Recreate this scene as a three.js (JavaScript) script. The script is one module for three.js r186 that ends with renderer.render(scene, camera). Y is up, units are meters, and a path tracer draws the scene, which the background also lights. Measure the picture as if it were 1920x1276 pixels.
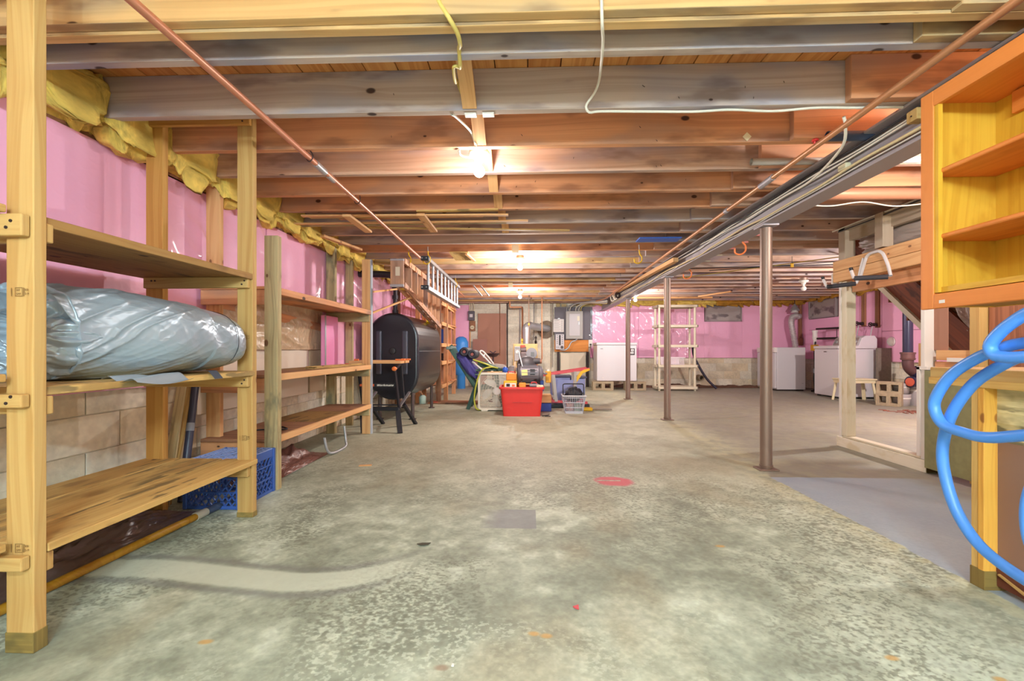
import * as THREE from 'three';
import { RoundedBoxGeometry } from 'three/addons/geometries/RoundedBoxGeometry.js';
import { mergeGeometries } from 'three/addons/utils/BufferGeometryUtils.js';
import { RectAreaLightUniformsLib } from 'three/addons/lights/RectAreaLightUniformsLib.js';

// ---------------------------------------------------------------- camera, light, exposure
RectAreaLightUniformsLib.init();
const scene = new THREE.Scene();
const renderer = new THREE.WebGLRenderer({ antialias: true });
renderer.toneMapping = THREE.LinearToneMapping;
renderer.toneMappingExposure = 0.93;
renderer.shadowMap.enabled = true;
scene.background = new THREE.Color(0x223044);   // night outside the closed room
const camera = new THREE.PerspectiveCamera(74.44, 1920 / 1276, 0.05, 60);
camera.position.set(0, 0.95, 0);
camera.rotation.y = Math.atan(30 / 840);
camera.setViewOffset(1920, 1276, 0, -17, 1920, 1276);      // a little lens shift keeps the posts upright
const BULB = { color: new THREE.Color(1.0, 0.93, 0.88), power: 12 };       // warm bare bulbs, candela each
const FILL_TUBE = { color: new THREE.Color(0.68, 0.91, 1.0), power: 6.4 };       // added fill lamps behind the camera, cool

// ---------------------------------------------------------------- helpers
let seed = 7;
const rnd = () => { seed = (seed * 1664525 + 1013904223) >>> 0; return seed / 4294967296; };
const rr = (a, b) => a + (b - a) * rnd();
const hash = (x, y, s) => { let h = (x * 374761393 + y * 668265263 + s * 974634777) | 0; h = Math.imul(h ^ (h >>> 13), 1274126177); h ^= h >>> 16; return (h >>> 0) / 4294967296; };
function vn(x, y, s = 0) {                                          // value noise 0..1
  const xi = Math.floor(x), yi = Math.floor(y), fx = x - xi, fy = y - yi, u = fx * fx * (3 - 2 * fx), v = fy * fy * (3 - 2 * fy);
  const a = hash(xi, yi, s), b = hash(xi + 1, yi, s), c = hash(xi, yi + 1, s), d = hash(xi + 1, yi + 1, s);
  return a + (b - a) * u + (c - a) * v + (a - b - c + d) * u * v;
}
const fbm = (x, y, s = 0, o = 4) => { let t = 0, a = 0.5, n = 0; for (let i = 0; i < o; i++) { t += a * vn(x, y, s + i * 17); n += a; a *= 0.5; x *= 2.03; y *= 2.03; } return t / n; };
const hash3 = (x, y, z, s) => hash(x + z * 57, y - z * 131, s + z);
function vn3(x, y, z, s = 0) {
  const zi = Math.floor(z), fz = z - zi, w = fz * fz * (3 - 2 * fz);
  return vn(x + zi * 17.31, y - zi * 9.77, s) * (1 - w) + vn(x + (zi + 1) * 17.31, y - (zi + 1) * 9.77, s) * w;
}
const clamp = (v, a = 0, b = 1) => Math.min(b, Math.max(a, v));
const sst = (a, b, v) => { const t = clamp((v - a) / (b - a)); return t * t * (3 - 2 * t); };
const mixc = (a, b, t) => [a[0] + (b[0] - a[0]) * t, a[1] + (b[1] - a[1]) * t, a[2] + (b[2] - a[2]) * t];
const pvn = (x, y, px, py, s) => {                                  // value noise that repeats every px, py cells
  const xi = Math.floor(x), yi = Math.floor(y), fx = x - xi, fy = y - yi, u = fx * fx * (3 - 2 * fx), v = fy * fy * (3 - 2 * fy), m = (a, n) => ((a % n) + n) % n;
  const a = hash(m(xi, px), m(yi, py), s), b = hash(m(xi + 1, px), m(yi, py), s), c = hash(m(xi, px), m(yi + 1, py), s), d = hash(m(xi + 1, px), m(yi + 1, py), s);
  return a + (b - a) * u + (c - a) * v + (a - b - c + d) * u * v;
};
const pfbm = (u, v, cx, cy, s, o = 4) => { let t = 0, a = 0.5, n = 0; for (let i = 0; i < o; i++) { t += a * pvn(u * cx, v * cy, cx, cy, s + 31 * i); n += a; a *= 0.5; cx *= 2; cy *= 2; } return t / n; };
function tex(w, h, fn, sx = 1, sy = 1, linear = false) {            // fn(u, v) -> [r, g, b] 0..255; sx, sy: size of the tile in metres
  const d = new Uint8Array(w * h * 4);
  for (let j = 0; j < h; j++) for (let i = 0; i < w; i++) { const c = fn((i + 0.5) / w, (j + 0.5) / h), k = (j * w + i) * 4; d[k] = clamp(c[0], 0, 255); d[k + 1] = clamp(c[1], 0, 255); d[k + 2] = clamp(c[2], 0, 255); d[k + 3] = 255; }
  const t = new THREE.DataTexture(d, w, h, THREE.RGBAFormat);
  t.wrapS = t.wrapT = THREE.RepeatWrapping; t.magFilter = THREE.LinearFilter; t.minFilter = THREE.LinearMipmapLinearFilter; t.generateMipmaps = true;
  if (!linear) t.colorSpace = THREE.SRGBColorSpace;
  t.repeat.set(1 / sx, 1 / sy); t.needsUpdate = true; return t;
}
function print(w, h, draw, bg) {                                     // flat print: lettering on labels and stamps
  const c = document.createElement('canvas'); c.width = w; c.height = h; const g = c.getContext('2d');
  if (bg) { g.fillStyle = bg; g.fillRect(0, 0, w, h); } draw(g, w, h);
  const t = new THREE.CanvasTexture(c); t.colorSpace = THREE.SRGBColorSpace; return t;
}
const mat = (color, roughness = 0.7, metalness = 0, extra = {}) => new THREE.MeshStandardMaterial({ color, roughness, metalness, ...extra });
const phys = (color, roughness, metalness, extra) => new THREE.MeshPhysicalMaterial({ color, roughness, metalness, ...extra });
const used = {};
function numbered(n) { const k = used[n] = (used[n] ?? -1) + 1; return k ? `${n}_${String(k).padStart(3, '0')}` : n; }
function fin(g) {                                                    // plain geometry: position, normal, uv
  if (g.index) g = g.toNonIndexed();
  for (const k of Object.keys(g.attributes)) if (!['position', 'normal', 'uv'].includes(k)) g.deleteAttribute(k);
  if (!g.attributes.normal) g.computeVertexNormals();
  if (!g.attributes.uv) boxUV(g, 'x', 0, 0);
  g.morphAttributes = {}; g.clearGroups(); return g;
}
function boxUV(g, axis, ou, ov) {                                    // uv in metres, u along the grain
  const p = g.attributes.position, n = g.attributes.normal, uv = new Float32Array(p.count * 2), A = { x: 0, y: 1, z: 2 }[axis];
  for (let i = 0; i < p.count; i++) {
    const P = [p.getX(i), p.getY(i), p.getZ(i)], N = [Math.abs(n.getX(i)), Math.abs(n.getY(i)), Math.abs(n.getZ(i))];
    let k = N.indexOf(Math.max(...N)), u, v;
    if (k === A) { u = P[(A + 1) % 3] * 0.3; v = P[(A + 2) % 3]; } else { u = P[A]; v = P[3 - A - k]; }
    uv[2 * i] = u + ou; uv[2 * i + 1] = v + ov;
  }
  g.setAttribute('uv', new THREE.BufferAttribute(uv, 2)); return g;
}
function place(g, at, r) { if (r) { g.rotateX(r[0] || 0); g.rotateY(r[1] || 0); g.rotateZ(r[2] || 0); } if (at) g.translate(at[0], at[1], at[2]); return g; }
function B(w, h, d, at = [0, 0, 0], o = {}) {                        // box; b rounds the edges; r turns it
  const g = fin(o.b ? new RoundedBoxGeometry(w, h, d, o.s || 1, Math.min(o.b, w / 2.01, h / 2.01, d / 2.01)) : new THREE.BoxGeometry(w, h, d));
  boxUV(g, o.g || (w >= h && w >= d ? 'x' : h >= d ? 'y' : 'z'), o.u ?? rnd() * 4, o.v ?? rnd() * 4);
  return place(g, at, o.r);
}
const X = (x0, x1, y0, y1, z0, z1, o) => B(Math.abs(x1 - x0), Math.abs(y1 - y0), Math.abs(z1 - z0), [(x0 + x1) / 2, (y0 + y1) / 2, (z0 + z1) / 2], o);   // box from limits
function cyl(r0, r1, h, at = [0, 0, 0], axis = 'y', n = 20, open = false) {
  const g = fin(new THREE.CylinderGeometry(r0, r1, h, n, 1, open));
  return place(g, at, axis === 'x' ? [0, 0, -Math.PI / 2] : axis === 'z' ? [Math.PI / 2, 0, 0] : null);
}
function rod(a, b, r, n = 10, r2 = r) {                              // straight round bar from a to b
  const A = new THREE.Vector3(...a), D = new THREE.Vector3(...b).sub(A), g = fin(new THREE.CylinderGeometry(r2, r, D.length(), n));
  g.translate(0, D.length() / 2, 0); g.applyQuaternion(new THREE.Quaternion().setFromUnitVectors(new THREE.Vector3(0, 1, 0), D.clone().normalize())); g.translate(...a); return g;
}
function bar(a, b, w, d, o = {}) {                                   // straight square bar from a to b
  const A = new THREE.Vector3(...a), D = new THREE.Vector3(...b).sub(A), L = D.length(), g = B(w, L, d, [0, L / 2, 0], o);
  const y = D.clone().normalize(), x0 = Math.abs(y.y) > 0.99 ? new THREE.Vector3(1, 0, 0) : new THREE.Vector3(0, 1, 0).cross(y).normalize(), z = x0.clone().cross(y).normalize();
  g.applyMatrix4(new THREE.Matrix4().makeBasis(x0, y, z)); g.translate(...a); return g;
}
function tube(pts, r, n = 8, seg, closed = false, tension = 0.5) {
  const c = new THREE.CatmullRomCurve3(pts.map((p) => new THREE.Vector3(...p)), closed, 'catmullrom', tension);
  const g = new THREE.TubeGeometry(c, seg || pts.length * 8, r, n, closed), f = fin(g), l = c.getLength(), uv = f.attributes.uv;
  for (let i = 0; i < uv.count; i++) uv.setXY(i, uv.getX(i) * l, uv.getY(i) * r * 6.28);
  return f;
}
const lathe = (pts, at, n = 28, r) => place(fin(new THREE.LatheGeometry(pts.map((p) => new THREE.Vector2(...p)), n)), at, r);
function extr(pts, depth, at, r, bevel = 0, holes = []) {            // outline in x, y pushed along z
  const s = new THREE.Shape(pts.map((p) => new THREE.Vector2(...p)));
  for (const h of holes) s.holes.push(new THREE.Path(h.map((p) => new THREE.Vector2(...p))));
  const g = fin(new THREE.ExtrudeGeometry(s, { depth, bevelEnabled: bevel > 0, bevelSize: bevel, bevelThickness: bevel, bevelSegments: 2, steps: 1, curveSegments: 8 }));
  boxUV(g, 'x', rnd(), rnd()); return place(g, at, r);
}
function warp(g, fn) {                                               // moves every point; normals are found again
  const p = g.attributes.position, v = new THREE.Vector3();
  for (let i = 0; i < p.count; i++) { v.fromBufferAttribute(p, i); fn(v); p.setXYZ(i, v.x, v.y, v.z); }
  g.computeVertexNormals(); return g;
}
function grid(nu, nv, fn, closeU = false) {                          // surface from fn(u, v) -> [x, y, z], smooth normals
  const pos = [], uv = [], idx = [];
  for (let j = 0; j <= nv; j++) for (let i = 0; i <= nu; i++) { const p = fn(i / nu, j / nv); pos.push(...p); uv.push(p[3] ?? i / nu, p[4] ?? j / nv); if (p.length > 3) pos.length -= p.length - 3; }
  for (let j = 0; j < nv; j++) for (let i = 0; i < nu; i++) { const a = j * (nu + 1) + i, b = a + 1, c = a + nu + 1, d = c + 1; idx.push(a, b, c, b, d, c); }
  const g = new THREE.BufferGeometry();
  g.setAttribute('position', new THREE.Float32BufferAttribute(pos, 3)); g.setAttribute('uv', new THREE.Float32BufferAttribute(uv, 2)); g.setIndex(idx); g.computeVertexNormals();
  if (closeU) { const n = g.attributes.normal; for (let j = 0; j <= nv; j++) { const a = j * (nu + 1), b = a + nu, s = new THREE.Vector3(n.getX(a) + n.getX(b), n.getY(a) + n.getY(b), n.getZ(a) + n.getZ(b)).normalize(); n.setXYZ(a, s.x, s.y, s.z); n.setXYZ(b, s.x, s.y, s.z); } }
  return fin(g);
}
const join = (gs) => Array.isArray(gs) ? (gs.length > 1 ? mergeGeometries(gs) : gs[0]) : gs;
function mesh(name, gs, m, parent) { const o = new THREE.Mesh(join(gs), m); o.name = name; o.castShadow = o.receiveShadow = true; parent.add(o); return o; }
function thing(name, label, category, at, group) {                   // a Group at the thing's base; parts are given in room metres
  const o = new THREE.Group(); o.name = numbered(name); o.position.set(...at); scene.add(o);
  o.userData = { label, category }; if (group) o.userData.group = group;
  o.p = (n, gs, m, parent = o, lab) => { const g = join(gs); g.translate(-at[0], -at[1], -at[2]); const k = mesh(n, g, m, parent); if (lab) k.userData.label = lab; return k; };
  return o;
}
function solo(name, label, category, gs, m, group) {                 // a thing of one piece
  const g = join(gs); g.computeBoundingBox(); const b = g.boundingBox, c = [(b.min.x + b.max.x) / 2, b.min.y, (b.min.z + b.max.z) / 2];
  g.translate(-c[0], -c[1], -c[2]); const o = mesh(numbered(name), g, m, scene); o.position.set(...c);
  o.userData = { label, category }; if (group) o.userData.group = group; return o;
}
function struct(name) { const o = new THREE.Group(); o.name = name; o.userData.kind = 'structure'; scene.add(o); return o; }

// ---------------------------------------------------------------- materials
function woodTex(s, base, dark, o = {}) {                            // planks: grain along u
  const L = o.L || 1.6, W = o.W || 0.4, w = 1024, h = 256, knots = [];
  for (let i = 0; i < (o.knots ?? 5); i++) knots.push([hash(i, 1, s), hash(i, 2, s), 0.006 + 0.012 * hash(i, 3, s)]);
  return tex(w, h, (u, v) => {
    let dv = 0, kd = 0, ring = 0;
    for (const [ku, kv, kr] of knots) {
      let dx = u - ku, dy = v - kv; dx -= Math.round(dx); dy -= Math.round(dy); dx *= L; dy *= W;
      const r = Math.hypot(dx * 0.6, dy); dv += Math.sign(dy) * 0.02 * Math.exp(-r * r / (kr * kr * 9)) / W * 0.6; kd = Math.max(kd, 1 - sst(kr * 0.55, kr * 1.0, r)); ring = Math.max(ring, Math.exp(-r * r / (kr * kr * 6)) * 0.55);
    }
    const warpv = v + dv + (pfbm(u, v, 3, 2, s + 5, 2) - 0.5) * 0.16, lines = pfbm(u, warpv, 2, 34, s, 3), fine = pfbm(u, warpv, 10, 120, s + 9, 2);
    let t = clamp(sst(0.35, 0.75, lines) * (o.grain ?? 0.55) + (fine - 0.5) * (o.fine ?? 0.35) + ring * 0.6);
    let c = mixc(base, dark, t);
    if (o.tint) c = mixc(c, o.tint, sst(0.45, 0.72, pfbm(u, v, 4, 2, s + 44, 4)) * (o.tintA ?? 0.8));
    if (o.stain) c = mixc(c, o.stain, sst(0.58, 0.78, pfbm(u, v, 8, 4, s + 77, 5)) * (o.stainA ?? 0.7));
    if (o.mould) c = mixc(c, o.mould, sst(0.52, 0.62, pfbm(u, v, 10, 14, s + 99, 5)) * sst(0.42, 0.6, pfbm(u, v, 3, 2, s + 3, 3)) * 0.8);
    return mixc(c, o.knot || [92, 56, 30], kd * 0.85);
  }, L, W);
}
const T = {
  pine: woodTex(3, [226, 194, 132], [200, 156, 92], { knots: 3, knot: [140, 98, 56] }),
  fir: woodTex(11, [226, 176, 122], [198, 136, 84], { knots: 3, knot: [126, 82, 50] }),
  cab: woodTex(71, [234, 208, 128], [212, 172, 84], { knots: 0, grain: 0.4, stain: [200, 160, 70], stainA: 0.5 }),
  old: woodTex(21, [224, 202, 178], [190, 162, 136], { knots: 7, L: 3.2, W: 0.5, tint: [174, 172, 182], tintA: 0.9, stain: [126, 106, 98], stainA: 0.5, knot: [58, 40, 34] }),  // grey-mauve tint patches put the cool mixed light into the wood
  grey: woodTex(33, [186, 168, 124], [140, 122, 86], { knots: 8, stain: [112, 108, 84], stainA: 0.75 }),
  ply: woodTex(41, [228, 198, 132], [206, 166, 100], { knots: 2, mould: [128, 112, 78], stain: [170, 138, 84] }),
  mould: woodTex(81, [230, 216, 166], [190, 170, 114], { knots: 2, mould: [96, 88, 66], stain: [150, 138, 98], stainA: 0.8 }),
  paintw: woodTex(61, [236, 230, 214], [222, 214, 194], { knots: 0, grain: 0.25, stain: [206, 190, 150], stainA: 0.5 }),
  dark: woodTex(55, [160, 112, 80], [112, 72, 50], { knots: 1, stain: [78, 54, 44] }),
  concrete: tex(512, 512, (u, v) => { const a = pfbm(u, v, 5, 5, 1, 5), b = pfbm(u, v, 60, 60, 2, 2), c = sst(0.55, 0.75, pfbm(u, v, 8, 8, 5, 4)); const k = 0.86 + 0.22 * a + 0.12 * (b - 0.5); return mixc([238 * k, 230 * k, 212 * k], [222, 208, 186], c * 0.4); }, 1.6, 1.6),
  rough: tex(256, 256, (u, v) => { const k = 255 * pfbm(u, v, 40, 40, 8, 3); return [k, k, k]; }, 0.5, 0.5, true),
  wool: tex(256, 256, (u, v) => { const k = 0.72 + 0.42 * pfbm(u, v, 9, 9, 4, 5); return [238 * k, 206 * k, 104 * k]; }, 0.35, 0.35),
  crinkle: tex(512, 512, (u, v) => { const a = 1 - Math.abs(2 * pfbm(u, v, 6, 6, 3, 4) - 1), b = 1 - Math.abs(2 * pfbm(u, v, 14, 9, 13, 3) - 1); const k = 255 * clamp(0.6 * a * a * a + 0.5 * b * b * b); return [k, k, k]; }, 0.9, 0.9, true),
  weave: tex(256, 256, (u, v) => { const k = 128 + 60 * Math.sin(u * 6.2832 * 32) * Math.sin(v * 6.2832 * 32) + 60 * (pfbm(u, v, 20, 20, 3, 3) - 0.5); return [k, k, k]; }, 0.12, 0.12, true),
};
const wood = (t, color = 0xffffff, rough = 0.72) => mat(color, rough, 0, { map: t, bumpMap: t, bumpScale: 0.0015 });
const M = {
  pine: wood(T.pine, 0xd8cebc), pineWarm: wood(T.pine, 0xe4c89c), fir: wood(T.fir), firDeep: wood(T.old, 0xffc89c), grey: wood(T.grey), ply: wood(T.ply, 0xe6dccc), plyDark: wood(T.ply, 0xb09a80), dark: wood(T.dark),
  joist: [0xffe8b4, 0xe2e2f0, 0xffccaa, 0xf4e0dc].map((c) => wood(T.old, c, 0.8)),  // yellow, blue-grey and orange casts of the mixed light put into the colours
  plank: [0xf4dcb8, 0xe8ccaa, 0xf8e4c6].map((c) => wood(T.fir, c, 0.85)),
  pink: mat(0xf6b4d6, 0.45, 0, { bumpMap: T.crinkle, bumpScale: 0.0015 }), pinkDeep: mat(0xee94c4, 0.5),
  block: mat(0xffffff, 0.9, 0, { map: T.concrete, bumpMap: T.rough, bumpScale: 0.002 }), blockTan: mat(0xfaf2e4, 0.9, 0, { map: T.concrete, bumpMap: T.rough, bumpScale: 0.002 }),
  cinder: mat(0xb4a898, 0.95, 0, { map: T.concrete, bumpMap: T.rough, bumpScale: 0.004 }),
  wool: mat(0xffffff, 1, 0, { map: T.wool, bumpMap: T.wool, bumpScale: 0.012 }),
  steel: mat(0xa8a0a6, 0.5, 0.2), column: mat(0x8a7468, 0.42, 0.45), copper: mat(0xc98a66, 0.38, 0.55), galv: mat(0xb4b6ba, 0.36, 0.5), alu: mat(0xa4a4a8, 0.36, 0.5), iron: mat(0x3a2c2c, 0.55, 0.4),
  white: mat(0xe6e1dc, 0.4), enamel: mat(0xd6d2d8, 0.28), cream: mat(0xe2d6b4, 0.55), paint: mat(0xe8e2d4, 0.55, 0, { map: T.concrete }), grey50: mat(0x8a8a90, 0.6), black: mat(0x1c1b20, 0.5), rubber: mat(0x2a2a33, 0.65),
  cableWhite: mat(0xe6e0d2, 0.5), cableYellow: mat(0xd8c470, 0.55), hose: mat(0x4f92ea, 0.35), green: mat(0x35564e, 0.6), yellow: mat(0xe6b31c, 0.5), orange: mat(0xe87a3a, 0.5), red: mat(0xd8322f, 0.36), blue: mat(0x2f59b8, 0.5), purple: mat(0x4c468c, 0.85),
  film: phys(0xffffff, 0.14, 0, { transmission: 1, thickness: 0, ior: 1.4, bumpMap: T.crinkle, bumpScale: 0.0012 }),
};
// ---------------------------------------------------------------- floor
const FL = { x0: -2.6, x1: 7.1, z0: -11.8, z1: 3.4 };
const bow = (x) => -1.86 + 0.62 * Math.pow(clamp((x + 1.1) / 0.75, -1, 1), 3) * (x > -1.1 ? -0.5 : -0.05) - 0.06 * Math.sin(x * 3 + 1);   // the trowelled streak across the slab
function floorColour(x, z) {
  const big = fbm(x * 0.8, z * 0.8, 1, 3), mid = fbm(x * 3.1, z * 3.1, 11, 4), small = fbm(x * 13, z * 13, 23, 4), fine = fbm(x * 60, z * 60, 37, 3);
  let c = mixc([136, 138, 124], [196, 198, 182], sst(0.28, 0.72, big * 0.3 + mid * 0.45 + small * 0.35));
  const patchy = sst(0.42, 0.66, fbm(x * 1.7, z * 1.7, 53, 4)), grit = fbm(x * 75 + 4 * mid, z * 95, 47, 4);
  c = mixc(c, [106, 104, 92], sst(0.5, 0.68, grit) * patchy * 0.5);                     // worn, gritty skin of the slab
  c = mixc(c, [206, 208, 194], sst(0.46, 0.36, grit) * sst(0.6, 0.4, fbm(x * 2.1, z * 2.1, 83, 3)) * 0.6);
  c = mixc(c, [200, 202, 190], sst(0.6, 0.74, small) * sst(0.45, 0.6, mid) * 0.55);
  c = mixc(c, [148, 136, 114], sst(0.58, 0.8, fbm(x * 2.2, z * 1.6, 61, 4)) * 0.5);
  c = c.map((v) => v * (0.9 + 0.2 * fine));
  const far = sst(-2.6, -4.2, z + 0.9 * (big - 0.5));
  c = mixc(c, mixc([164, 150, 130], [184, 172, 150], small * 0.5 + mid * 0.5), far * 0.6);      // warm lamp light painted browner into the slab further in
  if (x < -0.35 && x > -2.1) {                                                            // smooth streak with grey rims
    const d = (z - bow(x)) / (0.075 + 0.02 * (mid - 0.5)), rag = 0.25 * (small - 0.5), k = 1 - sst(0.8, 1.1, Math.abs(d) + rag), rim = Math.exp(-Math.pow((Math.abs(d) - 1.35 + rag) / 0.35, 2)), end = sst(-0.35, -0.75, x);
    c = mixc(c, [118, 116, 114], rim * 0.6 * end); c = mixc(c, [202, 202, 188], k * 0.85 * end);
  }
  if (x > -0.26 && x < 0.045 && z < -2.38 && z > -2.66) c = mixc(c, [128, 126, 132], 0.75 * sst(-0.26, -0.1, x + 0.25 * (mid - 0.5)));    // square patch
  const rx = (x - 0.62) / 0.14, rz = (z + 3.26) / 0.12, rd = Math.hypot(rx, rz) + 0.35 * (small - 0.5);
  if (!(x > 0.5 && x < 0.67 && Math.abs(z + 3.275) < 0.012)) c = mixc(c, [214, 84, 100], (1 - sst(0.75, 1.15, rd)) * 0.85);                    // red spray paint
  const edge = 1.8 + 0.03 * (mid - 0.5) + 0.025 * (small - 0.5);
  if (x > edge - 0.2) {                                                                    // smoother slab beside the bench, bluish nearest it
    const inside = sst(edge, edge + 0.012 + 0.5 * sst(-3.38, -3.9, z), x) * (1 - 0.25 * sst(-3.4, -4, z)), haloFringe = (1 - sst(0, 0.18 + 0.2 * (mid - 0.5), edge - x)) * (1 - inside);
    c = mixc(c, [190, 178, 140], haloFringe * 0.45 * sst(0.35, 0.6, small));  // yellowish exposure halo painted along the edge
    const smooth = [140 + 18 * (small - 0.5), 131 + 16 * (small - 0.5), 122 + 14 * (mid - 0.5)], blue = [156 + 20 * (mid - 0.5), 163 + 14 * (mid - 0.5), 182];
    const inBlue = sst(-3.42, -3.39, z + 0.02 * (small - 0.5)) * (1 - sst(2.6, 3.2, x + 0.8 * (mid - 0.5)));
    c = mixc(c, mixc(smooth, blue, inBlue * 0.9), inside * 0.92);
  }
  for (let i = 0; i < 7; i++) {                                                            // rust and paint drops
    const sx = [0.02, 0.06, -0.26, 1.12, 1.36, 0.93, -1.05][i], sz = [-1.5, -1.49, -1.33, -1.42, -1.34, -2.2, -1.42][i], dd = Math.hypot(x - sx, (z - sz) * 1.6) + 0.02 * (small - 0.5);
    c = mixc(c, i === 2 ? [150, 122, 104] : [206, 150, 84], (1 - sst(0.012, 0.03, dd)) * 0.7);
  }
  return [c[0] * 0.96, c[1] * 1.005, c[2] * 0.995];
}
const floor = struct('floor');
function slab(x0, x1, z0, z1, w, h) {
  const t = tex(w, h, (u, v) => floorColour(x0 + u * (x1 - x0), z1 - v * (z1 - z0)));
  t.wrapS = t.wrapT = THREE.ClampToEdgeWrapping;
  const g = fin(new THREE.BoxGeometry(x1 - x0, 0.2, z1 - z0)), p = g.attributes.position, uv = g.attributes.uv;
  for (let i = 0; i < p.count; i++) uv.setXY(i, p.getX(i) / (x1 - x0) + 0.5, 0.5 - p.getZ(i) / (z1 - z0));
  g.translate((x0 + x1) / 2, -0.1, (z0 + z1) / 2);
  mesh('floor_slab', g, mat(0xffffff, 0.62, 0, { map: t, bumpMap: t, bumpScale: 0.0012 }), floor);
}
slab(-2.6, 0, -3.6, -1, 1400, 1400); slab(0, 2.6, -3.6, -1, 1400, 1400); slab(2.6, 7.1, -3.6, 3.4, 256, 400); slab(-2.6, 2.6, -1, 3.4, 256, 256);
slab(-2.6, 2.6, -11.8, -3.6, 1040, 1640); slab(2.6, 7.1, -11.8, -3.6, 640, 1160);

// ---------------------------------------------------------------- walls
const wallLeft = struct('wall_left'), wallBack = struct('wall_back'), wallRight = struct('wall_right'), wallFront = struct('wall_front');
mesh('wall_core', X(-2.65, -2.36, 0, 2.36, -11.8, 3.4), M.block, wallLeft);
mesh('wall_core', X(-2.65, 7.2, 0, 2.36, -12.0, -11.617), M.block, wallBack);
mesh('wall_core', X(6.922, 7.2, 0, 2.36, -11.8, 3.4), M.block, wallRight);
mesh('wall_core', X(-2.65, 7.2, 0, 2.36, 3.2, 3.5), M.block, wallFront);
const blk = [0, 1, 2, 3].map(() => B(0.03, 0.196, 0.396, [0, 0, 0], { b: 0.004 })), blkZ = [0, 1, 2, 3].map(() => B(0.396, 0.196, 0.03, [0, 0, 0], { b: 0.004 }));
const blockM = [M.block, M.blockTan, mat(0xf4f0e8, 0.9, 0, { map: T.concrete, bumpMap: T.rough, bumpScale: 0.002 })];
for (let r = 0; r < 4; r++) for (let k = 0; k < 21; k++) { const o = mesh('concrete_block', blk[(k + r) % 4], blockM[(k * 7 + r * 3) % 3], wallLeft); o.position.set(-2.367 + 0.003 * rnd(), 0.1 + r * 0.2, -1.1 - k * 0.4 - (r % 2) * 0.2); }
for (let r = 0; r < 12; r++) for (let k = 0; k < 24; k++) {
  const x = -2.2 + k * 0.4 + (r % 2) * 0.2; if (x > 6.9 || (r > 3 && (x > 1.75 || x < -1.75))) continue;
  const o = mesh('concrete_block', blkZ[(k + r) % 4], r > 3 || x < 1.6 ? M.block : blockM[(k * 5 + r) % 3], wallBack); o.position.set(x, 0.1 + r * 0.2, -11.6285 + 0.001 * rnd());
}
for (let r = 0; r < 4; r++) for (let k = 0; k < 12; k++) { const o = mesh('concrete_block', blk[(k + r) % 4], blockM[(k + r) % 3], wallRight); o.position.set(6.927, 0.1 + r * 0.2, -11.4 + k * 0.4 + (r % 2) * 0.2); }
// pink foam boards
for (let k = 0; k < 9; k++) { const z1 = -0.2 - k * 1.22; mesh('foam_board', X(-2.35, -2.3 + 0.006 * (k % 2), 0.735 - 0.01 * (k % 3), 2.055 + 0.008 * (k % 3), z1 - 1.212, z1, { b: 0.004 }), M.pink, wallLeft); }
mesh('foam_board', X(-2.3, -1.53, 0.3, 2.1, -11.61, -11.56, { b: 0.004 }), M.pink, wallBack);
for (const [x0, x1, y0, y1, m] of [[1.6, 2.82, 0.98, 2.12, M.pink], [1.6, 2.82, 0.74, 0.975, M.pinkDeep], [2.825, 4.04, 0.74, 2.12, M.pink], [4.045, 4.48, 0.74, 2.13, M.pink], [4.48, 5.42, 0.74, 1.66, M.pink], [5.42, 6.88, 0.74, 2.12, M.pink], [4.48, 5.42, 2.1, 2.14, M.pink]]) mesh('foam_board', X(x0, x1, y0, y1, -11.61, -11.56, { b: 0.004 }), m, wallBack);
for (const [z0, z1, y0, y1] of [[-11.55, -11.2, 0.72, 2.12], [-11.2, -10.15, 0.72, 1.42], [-11.2, -10.15, 1.425, 1.68], [-10.15, -8.95, 0.72, 1.42], [-10.15, -8.95, 1.425, 2.12], [-8.94, -7.74, 0.72, 1.3], [-8.94, -7.74, 1.305, 2.12], [-7.73, -6.5, 0.72, 2.12], [-6.49, -5.3, 0.72, 2.12], [-5.29, -4.1, 0.72, 2.12], [-4.09, -2.9, 0.72, 2.12]]) mesh('foam_board', X(6.86, 6.91, y0, y1, z0, z1, { b: 0.004 }), M.pink, wallRight);
// clear film over the foam, wrinkled
function film(parent, at, w, h, turn, s, depth = 0.02, m = M.film) {   // a sagging sheet in its own plane, w along u, h up
  const g = grid(46, 30, (u, v) => { const f = 1 - Math.abs(2 * fbm(u * 3.1 + v * 2.2, v * 2.6 - u * 1.1, s, 3) - 1), d = depth * Math.pow(f, 3) * Math.sin(Math.PI * clamp(u * 1.02)) * 1.2 + 0.004 * fbm(u * 14, v * 14, s + 3, 2); return [(u - 0.5) * w, (v - 0.5) * h, d, u * w, v * h]; });
  place(g, at, [0, turn, 0]); return mesh('plastic_film', g, m, parent);
}
film(wallLeft, [-2.285, 1.45, -3.3], 1.5, 1.15, Math.PI / 2, 3, 0.05); film(wallLeft, [-2.285, 1.42, -5.9], 2.6, 1.2, Math.PI / 2, 9, 0.06);
film(wallBack, [2.4, 1.52, -11.55], 1.6, 1.2, 0, 15, 0.06); film(wallBack, [4.0, 1.3, -11.545], 1.4, 1.1, 0, 21, 0.04); film(wallRight, [6.85, 1.5, -7.0], 2.0, 1.3, -Math.PI / 2, 27, 0.06);
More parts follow.
